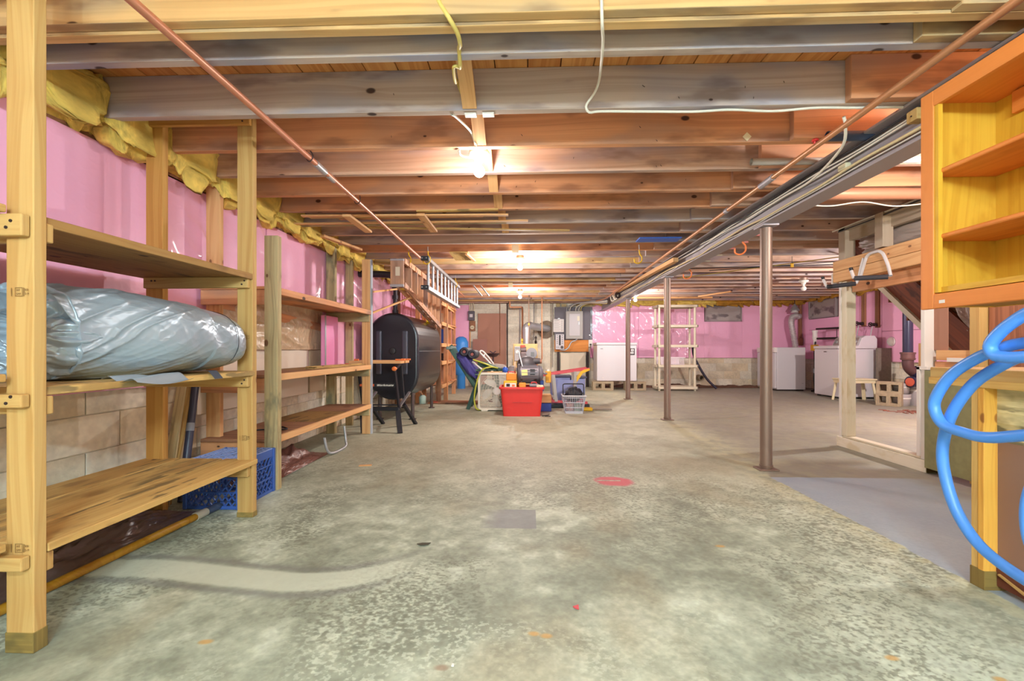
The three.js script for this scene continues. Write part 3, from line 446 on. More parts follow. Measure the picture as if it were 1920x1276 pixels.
// ---------------------------------------------------------------- oil tank 
{
  const t = thing('oil_tank', 'big black steel heating-oil tank with rounded ends standing on pipe legs', 'tank', [-1.81, 0, -6.65]);
  const tm = phys(0x20232e, 0.3, 0.25, { clearcoat: 0.35, clearcoatRoughness: 0.25 }), R = 0.345, H2 = 0.235, cy = 0.86, cx = -1.8;
  const ob = []; for (let i = 0; i <= 20; i++) { const a = Math.PI * i / 20; ob.push([cx + R * 0.9 * Math.cos(a), cy + H2 + R * 0.9 * Math.sin(a)]); } for (let i = 0; i <= 20; i++) { const a = Math.PI + Math.PI * i / 20; ob.push([cx + R * 0.9 * Math.cos(a), cy - H2 + R * 0.9 * Math.sin(a)]); }
  const s = new THREE.Shape(ob.map((p) => new THREE.Vector2(...p))), g = fin(new THREE.ExtrudeGeometry(s, { depth: 1.44, bevelEnabled: true, bevelSize: 0.035, bevelThickness: 0.035, bevelSegments: 4, steps: 1 }));
  t.p('shell', place(g, [0, 0, -7.37]), tm);
  for (const x of [-1.98, -1.63]) t.p('stiffener', X(x - 0.035, x + 0.035, 0.62, 1.2, -5.905, -5.868, { b: 0.016, s: 3 }), mat(0x4a4e5c, 0.3, 0.3));  // ribs coloured lighter than the shell, as if catching light
  t.p('gauge_port', lathe([[0.001, 0.04], [0.04, 0.04], [0.045, 0.03], [0.045, 0], [0.001, 0]], [-1.8, 0.93, -5.905], 18, [Math.PI / 2, 0, 0]), M.black);
  t.p('weld_seam', [X(-1.456, -1.452, 0.925, 0.93, -7.35, -5.95), X(-2.1, -1.5, 0.87, 0.876, -5.9, -5.897)], M.galv);
  for (const [x, z] of [[-2.02, -6.05], [-1.57, -6.05], [-2.02, -7.25], [-1.57, -7.25]]) { t.p('leg', [cyl(0.024, 0.024, 0.36, [x, 0.18, z], 'y', 14), cyl(0.05, 0.05, 0.012, [x, 0.006, z], 'y', 14)], mat(0x584a48, 0.5, 0.3)); }
  t.p('vent_pipe', [cyl(0.03, 0.03, 0.42, [-1.8, 1.6, -6.02], 'y', 16), cyl(0.042, 0.042, 0.05, [-1.8, 1.46, -6.02], 'y', 12), cyl(0.042, 0.042, 0.05, [-1.8, 1.66, -6.02], 'y', 12), tube([[-1.8, 1.78, -6.02], [-1.8, 1.88, -6.02], [-1.85, 1.95, -6.02], [-1.95, 1.97, -6.02], [-2.3, 1.98, -6.02]], 0.045, 14)], mat(0x2e2830, 0.45, 0.3));
  t.p('warning_label', place(fin(new THREE.PlaneGeometry(0.1, 0.07)), [-1.56, 1.39, -7.0], [0, 0.9, 0.0]), mat(0xe6c81e, 0.5)); t.p('filter', lathe([[0.001, 0], [0.05, 0], [0.055, 0.1], [0.03, 0.13], [0.001, 0.13]], [-1.6, 0.13, -6.75], 16), mat(0x9fb4ac, 0.5)); t.p('fuel_line', tube([[-1.6, 0.26, -6.75], [-1.62, 0.33, -6.6], [-1.75, 0.33, -6.4]], 0.012), M.copper);
}
// ---------------------------------------------------------------- diagonal wood stays by the tank
solo('diagonal_stay', 'thin timber stay running from the old rack up to the pipe elbow', 'brace', bar([-1.83, 1.34, -5.02], [-1.44, 1.6, -5.5], 0.035, 0.02), M.fir); solo('diagonal_stay', 'lower timber stay slanting from the old rack towards the wooden step ladder', 'brace', bar([-1.86, 1.6, -5.06], [-1.72, 1.74, -5.8], 0.035, 0.02), M.fir);
// wooden step ladder on hooks
{
  const t = thing('wooden_stepladder', 'old folded wooden step ladder hanging on its side from yellow hooks by the tank', 'ladder', [-1.45, 1.35, -6.1]);
  const lm = wood(T.old, 0xf2c8ae), zn = -5.0, zf = -7.3, yb = (z) => 1.68 + (z - zn) / (zf - zn) * (1.32 - 1.68), yt = (z) => 1.955 + (z - zn) / (zf - zn) * (1.93 - 1.955), xx = (z) => -1.43 - 0.03 * (z - zn) / (zf - zn);
  for (const dx of [-0.045, 0.03]) { t.p('rail', [bar([xx(zn) + dx, yb(zn), zn - 0.02], [xx(zf) + dx, yb(zf), zf], 0.024, 0.065)], lm); t.p('rail', [bar([xx(zn) + dx, yt(zn), zn - 0.02], [xx(zf) + dx, yt(zf), zf], 0.024, 0.065)], lm); }
  t.p('top_cap', X(-1.55, -1.4, 1.665, 1.965, -5.02, -4.99, { b: 0.004 }), lm); t.p('metal_edge', [X(-1.552, -1.398, 1.655, 1.685, -5.03, -4.985, { b: 0.003 }), X(-1.552, -1.398, 1.95, 1.972, -5.03, -4.985, { b: 0.003 })], M.steel);
  t.p('paper_label', X(-1.49, -1.44, 1.78, 1.88, -4.989, -4.987), mat(0xd8c8b4, 0.8)); t.p('yellow_label', X(-1.5, -1.42, 1.642, 1.648, -5.2, -5.08), M.yellow);
  for (let k = 0; k < 7; k++) { const z = -5.3 - k * 0.3; t.p('tread', X(xx(z) - 0.04, xx(z) + 0.05, yb(z), yt(z), z - 0.011, z + 0.011, { b: 0.003 }), lm); }
}
// aluminium ladder section
{
  const t = thing('aluminium_ladder', 'silver aluminium ladder hanging on its side under the joists beside the wooden one', 'ladder', [-1.17, 1.62, -6.35]);
  for (const y of [1.995, 1.66]) { t.p('rail', [X(-1.155, -1.15, y - 0.008, y + 0.05 - 0.02, -7.55, -5.15), X(-1.215, -1.15, y - 0.012, y - 0.005, -7.55, -5.15), X(-1.215, -1.15, y + 0.026, y + 0.032, -7.55, -5.15)], M.alu); t.p('end_shoe', [X(-1.235, -1.145, y - 0.014, y + 0.034, -5.165, -5.12, { b: 0.004 })], M.rubber); t.p('rivet', [cyl(0.007, 0.007, 0.006, [-1.17, y + 0.01, -5.118], 'z', 8), cyl(0.007, 0.007, 0.006, [-1.22, y + 0.01, -5.118], 'z', 8)], M.galv); }
  for (let k = 0; k < 9; k++) t.p('rung', cyl(0.016, 0.016, 0.34, [-1.185, 1.83, -5.28 - k * 0.27], 'y', 12), M.alu);
}
function ceilingHook(label, x, y, z, m, s = 1, turn = 0) {           // bent steel hook with a plastic skin
  const c = Math.cos(turn), n = Math.sin(turn), P = (a, b) => [x + a * c * s, y + b * s, z + a * n * s];
  const t = thing('ceiling_hook', label, 'hook', [x, y - 0.12 * s, z]);
  t.p('bent_rod', tube([P(-0.045, -0.07), P(-0.04, -0.11), P(0, -0.125), P(0.04, -0.1), P(0.045, -0.05), P(0.02, -0.01), P(0.015, 0.04)], 0.008 * s, 8, 30), m); t.p('screw_end', rod(P(0.015, 0.035), P(0.012, 0.1), 0.005 * s), M.galv);
}
ceilingHook('yellow hook holding the near end of the wooden step ladder', -1.42, 2.07, -5.23, M.yellow, 0.9); ceilingHook('yellow hook holding the near end of the aluminium ladder', -1.19, 2.07, -5.23, M.yellow, 0.9);
ceilingHook('yellow hook holding the far end of the aluminium ladder', -1.19, 2.07, -7.23, M.yellow, 0.9);
// ---------------------------------------------------------------- cubby racks past the tank
{
  const t = thing('cubby_rack', 'narrow orange timber rack of small cubbies standing past the oil tank', 'shelving', [-1.66, 0, -8.7]);
  t.p('post', X(-1.62, -1.54, 0, 2.12, -7.9, -7.85, { b: 0.004 }), M.dark, t, 'dark front post'); 
  for (const [x, z] of [[-1.54, -8.35], [-1.6, -9.6], [-1.95, -8.35], [-1.95, -9.6], [-1.95, -7.87]]) t.p('post', X(x - 0.04, x + 0.04, 0, 2.1, z - 0.02, z + 0.02, { b: 0.003 }), M.firDeep);
  for (const y of [0.3, 0.72, 1.04, 1.42, 1.78]) { t.p('shelf_board', X(-2.0, -1.54, y, y + 0.02, -9.62, -7.9, { g: 'z' }), M.firDeep); t.p('shelf_edging', X(-1.545, -1.52, y - 0.04, y + 0.024, -8.33, -7.9, { b: 0.002 }), M.fir); t.p('shelf_edging', bar([-1.535, y - 0.01, -8.37], [-1.6, y - 0.01, -9.6], 0.02, 0.06), M.fir); }
  for (const z of [-8.75, -9.18]) t.p('divider', X(-1.98, -1.58, 0.3, 2.0, z - 0.01, z + 0.01, { g: 'y' }), M.firDeep);
}
for (const [z, y, h, m, l] of [[-8.55, 1.44, 0.2, M.cream, 'pale upright box in the upper cubby of the orange rack'], [-8.55, 1.06, 0.28, M.blue, 'blue upright folder in the middle cubby of the orange rack'], [-8.6, 0.74, 0.14, M.iron, 'dark tin in the lower cubby of the orange rack']]) solo('cubby_item', l, 'box', X(-1.72, -1.6, y, y + h, z - 0.06, z + 0.06, { b: 0.006 }), m);
solo('pressure_tank', 'bright blue pressure tank with a domed top in the far left corner', 'tank', lathe([[0.001, 1.27], [0.05, 1.268], [0.12, 1.23], [0.165, 1.14], [0.17, 1.08], [0.17, 0.5], [0.172, 0.49], [0.172, 0.47], [0.17, 0.46], [0.165, 0.36], [0.1, 0.32], [0.1, 0], [0.001, 0]], [-1.63, 0, -10.9], 40), mat(0x3f93e6, 0.38));
// ---------------------------------------------------------------- steel beam and columns
{
  const t = thing('steel_beam', 'long grey steel I-beam under the joists carrying the cables to the breaker panel', 'beam', [1.895, 1.93, -6]);
  const z0 = -11.55, z1 = -0.9;
  t.p('top_flange', X(1.825, 1.965, 2.122, 2.136, z0, z1, { b: 0.003 }), M.steel); t.p('web', X(1.885, 1.905, 1.94, 2.124, z0, z1), M.steel); t.p('bottom_flange', X(1.825, 1.965, 1.93, 1.943, z0, z1, { b: 0.003 }), M.steel);
}
[[1.886, -3.62, 'nearest of the three steel columns under the beam, brown at the foot'], [1.88, -6.12, 'middle of the three steel columns under the beam'], [1.915, -8.66, 'farthest of the three steel columns, beside a lit bulb']].forEach(([x, z, l]) => {
  const t = thing('steel_column', l, 'column', [x, 0, z]);
  t.p('shaft', cyl(0.044, 0.044, 1.9, [x, 0.96, z], 'y', 32), M.column); t.p('base_plate', [X(x - 0.075, x + 0.075, 0, 0.012, z - 0.06, z + 0.06, { b: 0.003 }), cyl(0.05, 0.044, 0.03, [x, 0.025, z], 'y', 24)], M.column); t.p('head_plate', [X(x - 0.06, x + 0.06, 1.915, 1.93, z - 0.08, z + 0.08, { b: 0.003 }), cyl(0.03, 0.03, 0.03, [x, 1.9, z], 'y', 16)], M.steel);
});
// ---------------------------------------------------------------- pipes under the joists
{
  let t = thing('copper_pipe', 'long copper pipe running away under the joists on the left, above the racks', 'pipe', [-1.33, 2.08, -5]);
  t.p('run', tube([[-1.305, 2.1, -1.0], [-1.31, 2.1, -2.6], [-1.352, 2.1, -5.64], [-1.37, 2.09, -9.6]], 0.0165, 14, 60), mat(0xc9876a, 0.36, 0.3));
  t.p('coupling', [rod([-1.313, 2.1, -2.72], [-1.317, 2.1, -2.86], 0.021, 16), rod([-1.318, 2.1, -2.9], [-1.32, 2.1, -3.0], 0.02, 16)], M.galv); t.p('pipe_hanger', [tube([[-1.31, 2.15, -2.645], [-1.29, 2.11, -2.645], [-1.312, 2.078, -2.645], [-1.335, 2.11, -2.645], [-1.33, 2.15, -2.645]], 0.004), tube([[-1.33, 2.17, -3.43], [-1.345, 2.1, -3.43], [-1.325, 2.08, -3.43], [-1.302, 2.1, -3.43], [-1.305, 2.17, -3.43]], 0.003)], M.iron);
  t = thing('copper_pipe', 'long copper pipe running away under the joists on the right, left of the beam', 'pipe', [1.65, 2.08, -5]);
  t.p('run', tube([[1.605, 2.1, -0.95], [1.613, 2.1, -1.6], [1.667, 2.1, -5.1], [1.724, 2.09, -9.7], [1.6, 2.09, -10.6]], 0.0165, 14, 60), mat(0xc48a60, 0.36, 0.3));
  t.p('coupling', [rod([1.636, 2.1, -3.05], [1.639, 2.1, -3.22], 0.021, 16), rod([1.645, 2.1, -3.75], [1.646, 2.1, -3.8], 0.02, 16)], M.steel); t.p('pipe_hanger', [rod([1.625, 2.16, -2.6], [1.63, 2.09, -2.61], 0.006, 8), lathe([[0.001, 0.012], [0.016, 0.012], [0.018, 0], [0.001, 0]], [1.628, 2.13, -2.6], 12)], M.red);
}
solo('conduit_pipe', 'pale grey plastic pipe lying across under the fifth joist beside the beam', 'pipe', [fin(new THREE.CylinderGeometry(0.022, 0.022, 1.05, 20, 1, true)).rotateZ(Math.PI / 2).translate(1.97, 2.165, -2.955), cyl(0.018, 0.018, 1.04, [1.97, 2.165, -2.955], 'x', 20, true)], mat(0xb8b0a8, 0.35));
solo('drain_stub', 'dark blue-grey open pipe end poking out beside the beam under the near joists', 'pipe', [cyl(0.027, 0.027, 0.6, [1.95, 2.125, -2.53], 'x', 24, true), cyl(0.022, 0.022, 0.59, [1.95, 2.125, -2.53], 'x', 24, true), place(fin(new THREE.TorusGeometry(0.0245, 0.003, 8, 24)), [1.65, 2.125, -2.53], [0, Math.PI / 2, 0])], mat(0x3c4860, 0.35));
solo('drain_pipe', 'thick copper-brown pipe running crosswise on the right side of the beam', 'pipe', tube([[1.98, 2.08, -3.33], [2.6, 2.085, -3.36], [3.3, 2.09, -3.4]], 0.04, 16, 24), mat(0xc98e70, 0.45, 0.2)); solo('white_cable', 'white cable slung below the thick copper-brown crosswise pipe', 'cable', tube([[1.97, 2.02, -3.36], [2.2, 2.0, -3.36], [2.45, 2.03, -3.37], [2.7, 2.0, -3.38], [3.05, 2.04, -3.4]], 0.005), M.cableWhite);
// ---------------------------------------------------------------- cables
const wob = (x0, y0, z0, x1, y1, z1, n, a, s) => Array.from({ length: n + 1 }, (_, i) => { const t = i / n, e = Math.sin(Math.PI * t); return [x0 + (x1 - x0) * t + a * 0.3 * e * (fbm(t * n * 0.9, s, 3, 2) - 0.5), y0 + (y1 - y0) * t + a * e * (fbm(t * n * 0.7 + 9, s, 5, 2) - 0.5), z0 + (z1 - z0) * t]; });
[['upper white cable clipped along the beam web', 2.085, 2.07, 0.0055, M.cableWhite], ['second white cable along the beam, just below the upper one', 2.062, 2.05, 0.0055, M.cableWhite], ['thin grey cable crossing the white ones on the beam', 2.07, 2.02, 0.004, M.galv], ['thick cream cable sagging along the lower beam web', 2.0, 1.985, 0.0085, mat(0xdcc898, 0.5)], ['lowest thin white cable along the bottom of the beam', 1.985, 1.965, 0.0045, M.cableWhite], ['black cable along the top of the beam web', 2.1, 2.09, 0.006, M.black]].forEach(([l, ya, yb, r, m], i) => solo('beam_cable', l, 'cable', tube(wob(1.868 - 0.012 * (i % 2), ya, -1.6, 1.862 + 0.01 * (i % 2), yb, -10.2, 26, i === 3 ? 0.07 : 0.05, i * 3.7), r, 7, 200), m));
solo('panel_cable', 'loop of white cable hanging at the far end of the beam', 'cable', tube([[1.84, 2.06, -9.2], [1.8, 1.98, -9.3], [1.76, 2.06, -9.35], [1.8, 2.1, -9.4], [1.82, 2.0, -9.5], [1.77, 1.98, -9.55], [1.76, 2.08, -9.6], [1.84, 2.08, -9.7]], 0.012), M.cableWhite);
solo('conduit_elbow', 'dark wired clamp bunch on the beam end near the breaker panel', 'clamp', [place(fin(new THREE.TorusGeometry(0.05, 0.012, 8, 20)), [1.8, 2.03, -9.0], [0, 0.6, 0]), place(fin(new THREE.TorusGeometry(0.05, 0.012, 8, 20)), [1.8, 2.05, -9.12], [0, 0.6, 0])], M.iron);
{
  const t = thing('junction_block', 'small cream wooden block screwed to the beam beside the cabinet corner', 'block', [1.86, 2.03, -2.2]);
  t.p('block', X(1.825, 1.885, 2.035, 2.09, -2.23, -2.17, { b: 0.004 }), M.pine); t.p('screw', cyl(0.004, 0.004, 0.004, [1.824, 2.06, -2.2], 'x', 8), M.iron);
}
solo('cable_clip', 'cream plastic box where a thin cord leaves the beam cables', 'clip', X(1.85, 1.885, 2.01, 2.045, -2.75, -2.68, { b: 0.008, s: 3 }), M.cream); solo('loose_cable', 'white cable curving down from the joists to the beam near the conduit pipe', 'cable', tube([[1.6, 2.13, -2.33], [1.63, 2.09, -2.36], [1.7, 2.04, -2.5], [1.79, 2.02, -2.9], [1.84, 2.05, -3.3], [1.868, 2.06, -3.9]], 0.0075), M.cableWhite);
solo('yellow_cable', 'yellowed cable hanging between the nearest joists at the top of the picture', 'cable', [tube([[-0.33, 2.26, -1.56], [-0.322, 2.206, -1.6], [-0.285, 2.145, -1.605], [-0.262, 2.125, -1.66], [-0.262, 2.125, -1.72], [-0.275, 2.15, -1.78], [-0.282, 2.132, -1.85], [-0.29, 2.15, -1.9]], 0.0085), tube([[-0.287, 2.14, -1.88], [-0.31, 2.128, -1.86], [-0.325, 2.15, -2.0], [-0.345, 2.26, -2.17], [-0.335, 2.23, -2.185], [-0.322, 2.2, -2.19]], 0.0075)], M.cableYellow);
solo('white_cable', 'white cable hanging in a long curl across the nearest joists', 'cable', [tube([[0.25, 2.25, -1.54], [0.257, 2.19, -1.58], [0.268, 2.122, -1.63], [0.286, 2.128, -1.72], [0.299, 2.13, -1.83], [0.335, 2.22, -2.12], [0.322, 2.19, -2.17], [0.285, 2.142, -2.19], [0.288, 2.12, -2.2], [0.306, 2.112, -2.21], [0.36, 2.122, -2.22], [0.6, 2.13, -2.245], [0.82, 2.128, -2.25], [1.0, 2.134, -2.25], [1.2, 2.118, -2.24], [1.4, 2.13, -2.24], [1.6, 2.132, -2.25], [1.84, 2.13, -2.25]], 0.0062, 8, 220)], M.cableWhite);
solo('lamp_cable', 'pale cable leading down a joist face to the nearest bulb', 'cable', tube([[-0.385, 2.136, -2.25], [-0.37, 2.145, -2.29], [-0.33, 2.2, -2.55], [-0.31, 2.16, -2.6], [-0.3, 2.15, -2.62]], 0.007), M.cableWhite); solo('lamp_cable', 'short looped cable beside the lampholder of the nearest bulb', 'cable', tube([[-0.41, 2.135, -2.65], [-0.405, 2.12, -2.68], [-0.37, 2.115, -2.7], [-0.35, 2.13, -2.74]], 0.006), M.cableWhite);
for (const [a, b, r, m, l] of [[[2.05, 2.05, -6.2], [4.6, 2.12, -6.25], 0.006, M.black, 'longer thin dark wire stretched under the joists right of the nearest column'], [[2.55, 2.06, -6.4], [4.5, 2.13, -6.0], 0.006, M.black, 'shorter thin dark wire stretched under the joists by the unlit bulb'], [[1.3 + 1.0, 2.05, -7.0], [4.2, 2.13, -5.6], 0.007, M.cableYellow, 'thin yellowed wire stretched diagonally under the joists on the right']]) solo('stretched_wire', l, 'wire', rod(a, b, r, 6), m);
// ---------------------------------------------------------------- things stuck to and stored under the joists
solo('timber_batten', 'orange timber batten fixed along the left side of the far beam', 'batten', bar([1.775, 2.03, -5.45], [1.775, 2.11, -9.0], 0.06, 0.05), M.fir);
for (const [x, l] of [[-1.54, 'left of the two wooden cleats holding the stored laths'], [-0.905, 'right of the two wooden cleats holding the stored laths']]) solo('cleat', l, 'cleat', X(x - 0.035, x + 0.035, 2.076, 2.098, -4.28, -3.74, { b: 0.004 }), M.fir);
[[-1.96, -3.82, -0.17, -3.86, M.fir, 'rearmost-lying orange lath of the bundle under the joists, nearest the camera'], [-1.93, -3.9, -0.52, -3.9, M.pine, 'pale short lath in the bundle under the joists'], [-1.7, -3.99, -0.4, -3.95, M.firDeep, 'deep orange lath in the middle of the bundle under the joists'], [-2.2, -4.06, 0.0, -4.04, M.fir, 'longest flat lath of the bundle, reaching the left wall'], [-2.15, -4.16, -0.2, -4.12, M.grey, 'greyish lath of the bundle, lying behind the longest one'], [-0.95, -3.8, -0.25, -3.78, M.ply, 'short yellow lath resting only on the right cleat'], [-1.6, -4.2, 0.4, -4.34, M.pine, 'long pale lath whose end droops out to the right of the bundle']].forEach(([xa, za, xb, zb, m, l], i) => solo('stored_lath', l, 'lath', bar([xa, 2.1 + 0.011 * (i % 3) + 0.008, za], [xb, 2.106 + 0.011 * (i % 3) + 0.004 - (i === 6 ? 0.012 : 0), zb], 0.042, 0.012), m));
solo('loose_board', 'short board end jutting from the joists above the old rack', 'board', bar([-2.1, 2.11, -4.5], [-1.93, 2.1, -5.1], 0.05, 0.025), M.fir); solo('loose_board', 'thin square plywood offcut stuck under the joists by the aluminium ladder', 'board', X(-0.95, -0.72, 2.118, 2.128, -5.85, -5.35), M.ply); solo('loose_board', 'thin strip beside the plywood offcut under the joists', 'board', bar([-0.75, 2.11, -5.4], [-0.7, 2.11, -5.85], 0.03, 0.02), M.fir);
solo('loose_board', 'orange timber lying crosswise under the far joists right of the far column', 'board', X(2.3, 4.1, 2.09, 2.13, -10.2, -10.1, { b: 0.003 }), M.fir); solo('loose_board', 'slanting timber strip above the pink wall near the back window', 'board', bar([3.6, 2.07, -9.6], [4.1, 2.12, -9.2], 0.06, 0.03), M.fir);
ceilingHook('yellow hook screwed into the joists left of the beam', 1.265, 2.06, -5.2, M.yellow, 0.95); ceilingHook('orange hook under the beam, nearest the steel column', 1.93, 1.94, -4.15, M.orange, 1.0, 0.2); ceilingHook('orange hook under the beam between the first two columns', 2.0, 1.97, -5.7, M.orange, 1.05, 0.2);
[4.0, 4.25, 4.5, 4.8, 5.1].forEach((z, i) => solo('coated_peg', ['first, nearest of the pink pegs in a row under the beam', 'second of the pink pegs in a row under the beam', 'third of the pink pegs in a row under the beam', 'fourth of the pale pegs in a row under the beam', 'fifth, farthest of the pale pegs in a row under the beam'][i], 'peg', place(fin(new THREE.CapsuleGeometry(0.011 - 0.001 * i, 0.085, 4, 10)), [2.0, 1.955 - 0.003 * i, -z], [0, 0.15, Math.PI / 2]), i < 3 ? mat(0xd98a86, 0.5) : mat(0xcfc4b0, 0.6)));
solo('card_tag', 'small diamond-shaped cream tag pinned on a joist right of the middle', 'tag', B(0.036, 0.036, 0.002, [1.255, 2.17, -2.615], { r: [0, 0, 0.8] }), M.cream); solo('foil_scrap', 'white folded scrap on the second joist right of the hanging yellow cable', 'scrap', X(-0.2, -0.14, 2.3, 2.34, -1.9, -1.86, { b: 0.003 }), M.white);
for (const [x, l] of [[-0.29, 'left of two flattened white scraps under the third joist'], [-0.2, 'right of two flattened white scraps under the third joist']]) solo('white_scrap', l, 'scrap', X(x - 0.03, x + 0.03, 2.133, 2.14, -2.28, -2.24, { b: 0.002 }), M.white);
solo('blue_board', 'bright blue thin board tucked under the joists left of the beam', 'board', X(1.18, 1.62, 2.125, 2.137, -4.95, -4.78), mat(0x2c62c8, 0.5)); solo('yellow_tag', 'small yellow tag hanging on a wire near the unlit bulb', 'tag', X(3.35, 3.39, 2.0, 2.05, -5.85, -5.84, { b: 0.004 }), M.yellow); solo('tag_string', 'thin string holding the small yellow tag under the joists', 'string', rod([3.37, 2.05, -5.845], [3.37, 2.14, -5.845], 0.003, 6), M.black);
// staples and nail points left in the joists
{ const gs = []; for (let i = 0; i < 26; i++) { const k = 1 + (i % 5), x = -0.9 + 2.3 * hash(i, 3, 9), z = JZ[k] + 0.0225; gs.push(bar([x, 2.16 + 0.1 * hash(i, 5, 9), z], [x + 0.02 * hash(i, 8, 9) - 0.01, 2.145 + 0.1 * hash(i, 5, 9), z + 0.012], 0.002, 0.002)); } const o = mesh('nail_points', gs, M.iron, ceiling); o.userData.kind = 'stuff'; }
for (const [x, y, z, l] of [[-0.15, 2.1, -5.3, 'cream box on the joist in front of the second bulb'], [-0.32, 2.1, -8.2, 'cream box on the joist in front of the third bulb']]) solo('switch_box', l, 'box', X(x - 0.04, x + 0.04, y - 0.01, y + 0.09, z - 0.03, z + 0.02, { b: 0.005 }), M.cream);
for (let i = 0; i < 2; i++) solo('bracket_strap', ['left of two short metal straps hanging at the far joists', 'right of two short metal straps hanging at the far joists'][i], 'strap', bar([-0.98 + 0.13 * i, 2.1, -8.0], [-0.86 + 0.13 * i, 1.95, -8.3], 0.025, 0.008), M.galv);
// ---------------------------------------------------------------- things on the white boiler wall
solo('hardboard_sheet', 'tall brown hardboard panel on the white block wall left of the boiler', 'panel', X(-1.3, -0.56, 0.4, 1.885, -11.6, -11.57, { b: 0.004, g: 'y' }), mat(0xb4806a, 0.6)); solo('leaning_board', 'smaller reddish-brown board leaning in front of the tall brown panel', 'board', B(0.37, 1.2, 0.02, [-1.225, 0.62, -11.36], { b: 0.003, g: 'y', r: [-0.1, 0, 0] }), mat(0xa87466, 0.6));
{
  let t = thing('electric_meter', 'small dark grey electric box with a pale display beside the pink foam', 'electric box', [-1.455, 1.7, -11.54]);
  t.p('case', X(-1.54, -1.375, 1.7, 1.94, -11.56, -11.46, { b: 0.01 }), mat(0x5c5660, 0.5)); t.p('display', X(-1.5, -1.42, 1.78, 1.86, -11.462, -11.455), mat(0xd8d2d4, 0.4)); for (const dx of [-0.04, 0, 0.05]) t.p('cable', tube([[-1.455 + dx, 1.93, -11.5], [-1.455 + dx * 1.4, 2.05, -11.52], [-1.47 + dx * 0.6, 2.2, -11.52]], 0.01), M.cream);
  t = thing('dryer_outlet', 'round pale power outlet on a small brown board under the electric box', 'outlet', [-1.435, 1.43, -11.54]);
  t.p('board', X(-1.51, -1.36, 1.43, 1.69, -11.56, -11.535), M.dark); t.p('face', cyl(0.05, 0.055, 0.03, [-1.44, 1.52, -11.52], 'z', 24), M.cream); t.p('slot', [X(-1.462, -1.45, 1.505, 1.535, -11.506, -11.503), X(-1.43, -1.418, 1.505, 1.535, -11.506, -11.503)], M.black);
}
solo('wood_strip', 'thin orange strip standing beside the pink foam below the round outlet', 'strip', X(-1.515, -1.485, 0.5, 1.42, -11.56, -11.54), M.fir);
{
  const t = thing('breaker_board', 'grey-painted board on the wall holding the breaker panel and the cables', 'board', [1.165, 1.2, -11.56]);
  t.p('board', X(0.68, 1.65, 1.2, 2.04, -11.58, -11.55, { b: 0.003 }), mat(0x6a656e, 0.6)); t.p('blocking', [X(0.72, 0.82, 2.05, 2.13, -11.58, -11.5), X(0.86, 0.98, 2.05, 2.12, -11.58, -11.5), X(1.24, 1.32, 2.05, 2.12, -11.58, -11.5), X(1.4, 1.7, 2.05, 2.14, -11.58, -11.5)], M.grey); t.p('screw', cyl(0.018, 0.018, 0.01, [1.58, 1.32, -11.545], 'z', 14), M.galv);
  const q = thing('breaker_box', 'grey steel breaker panel with a lighter door in the middle of its board', 'electric panel', [1.18, 1.22, -11.5]);
  q.p('case', X(0.965, 1.395, 1.22, 1.93, -11.55, -11.44, { b: 0.008 }), mat(0xa9a4a0, 0.45)); q.p('door', X(1.045, 1.32, 1.3, 1.86, -11.44, -11.428, { b: 0.004 }), mat(0xc4bec2, 0.4)); q.p('latch', X(1.28, 1.31, 1.58, 1.66, -11.428, -11.42, { b: 0.003 }), M.galv); q.p('schedule_card', X(1.25, 1.31, 1.68, 1.8, -11.428, -11.4265), mat(0xe4dcc8, 0.8));
  [[0.99, M.galv], [1.03, M.galv], [1.07, M.cableWhite], [1.22, M.cableWhite], [1.26, M.galv], [1.3, M.cableWhite], [1.35, M.cableYellow]].forEach(([x, m], i) => solo('feed_cable', ['leftmost cable rising from the breaker panel', 'second cable from the left on top of the breaker panel', 'third cable from the left on top of the breaker panel', 'fourth cable from the left on top of the breaker panel', 'fifth cable from the left on top of the breaker panel', 'white cable beside the yellow one on top of the breaker panel', 'yellow cable, rightmost on top of the breaker panel'][i], 'cable', tube([[x, 1.92, -11.48], [x, 1.99, -11.48], [x + 0.05, 2.06, -11.4], [x + 0.2, 2.1, -11.2], [1.6 + 0.03 * i, 2.1 - 0.012 * i, -10.6], [1.8, 2.08 - 0.014 * i, -10.2]], 0.011, 8, 40), m));
}
{
  const t = thing('switch_box', 'pale transfer switch box with two rows of switches and a round dial', 'switch box', [0.81, 0.95, -11.5]);
  t.p('case', X(0.7, 0.92, 0.955, 1.34, -11.53, -11.44, { b: 0.008 }), mat(0xd2ccd2, 0.45)); t.p('dark_strip', X(0.79, 0.83, 1.06, 1.32, -11.442, -11.435), M.black);
  for (let k = 0; k < 5; k++) for (const x of [0.745, 0.875]) t.p('switch', X(x - 0.014, x + 0.014, 1.1 + 0.05 * k, 1.12 + 0.05 * k, -11.442, -11.43, { b: 0.003 }), M.grey50); t.p('dial', cyl(0.035, 0.038, 0.03, [0.865, 1.01, -11.43], 'z', 20), mat(0x4c4448, 0.5)); t.p('button', [X(0.73, 0.75, 1.0, 1.02, -11.442, -11.43), X(0.77, 0.79, 1.0, 1.02, -11.442, -11.43)], M.grey50);
}
solo('conduit', 'curved grey flexible conduit from the breaker panel down to the switch box', 'conduit', tube([[1.25, 1.22, -11.46], [1.2, 1.18, -11.42], [1.1, 1.14, -11.4], [1.02, 1.0, -11.39], [0.93, 0.94, -11.4], [0.82, 0.94, -11.44]], 0.018, 10), M.galv);
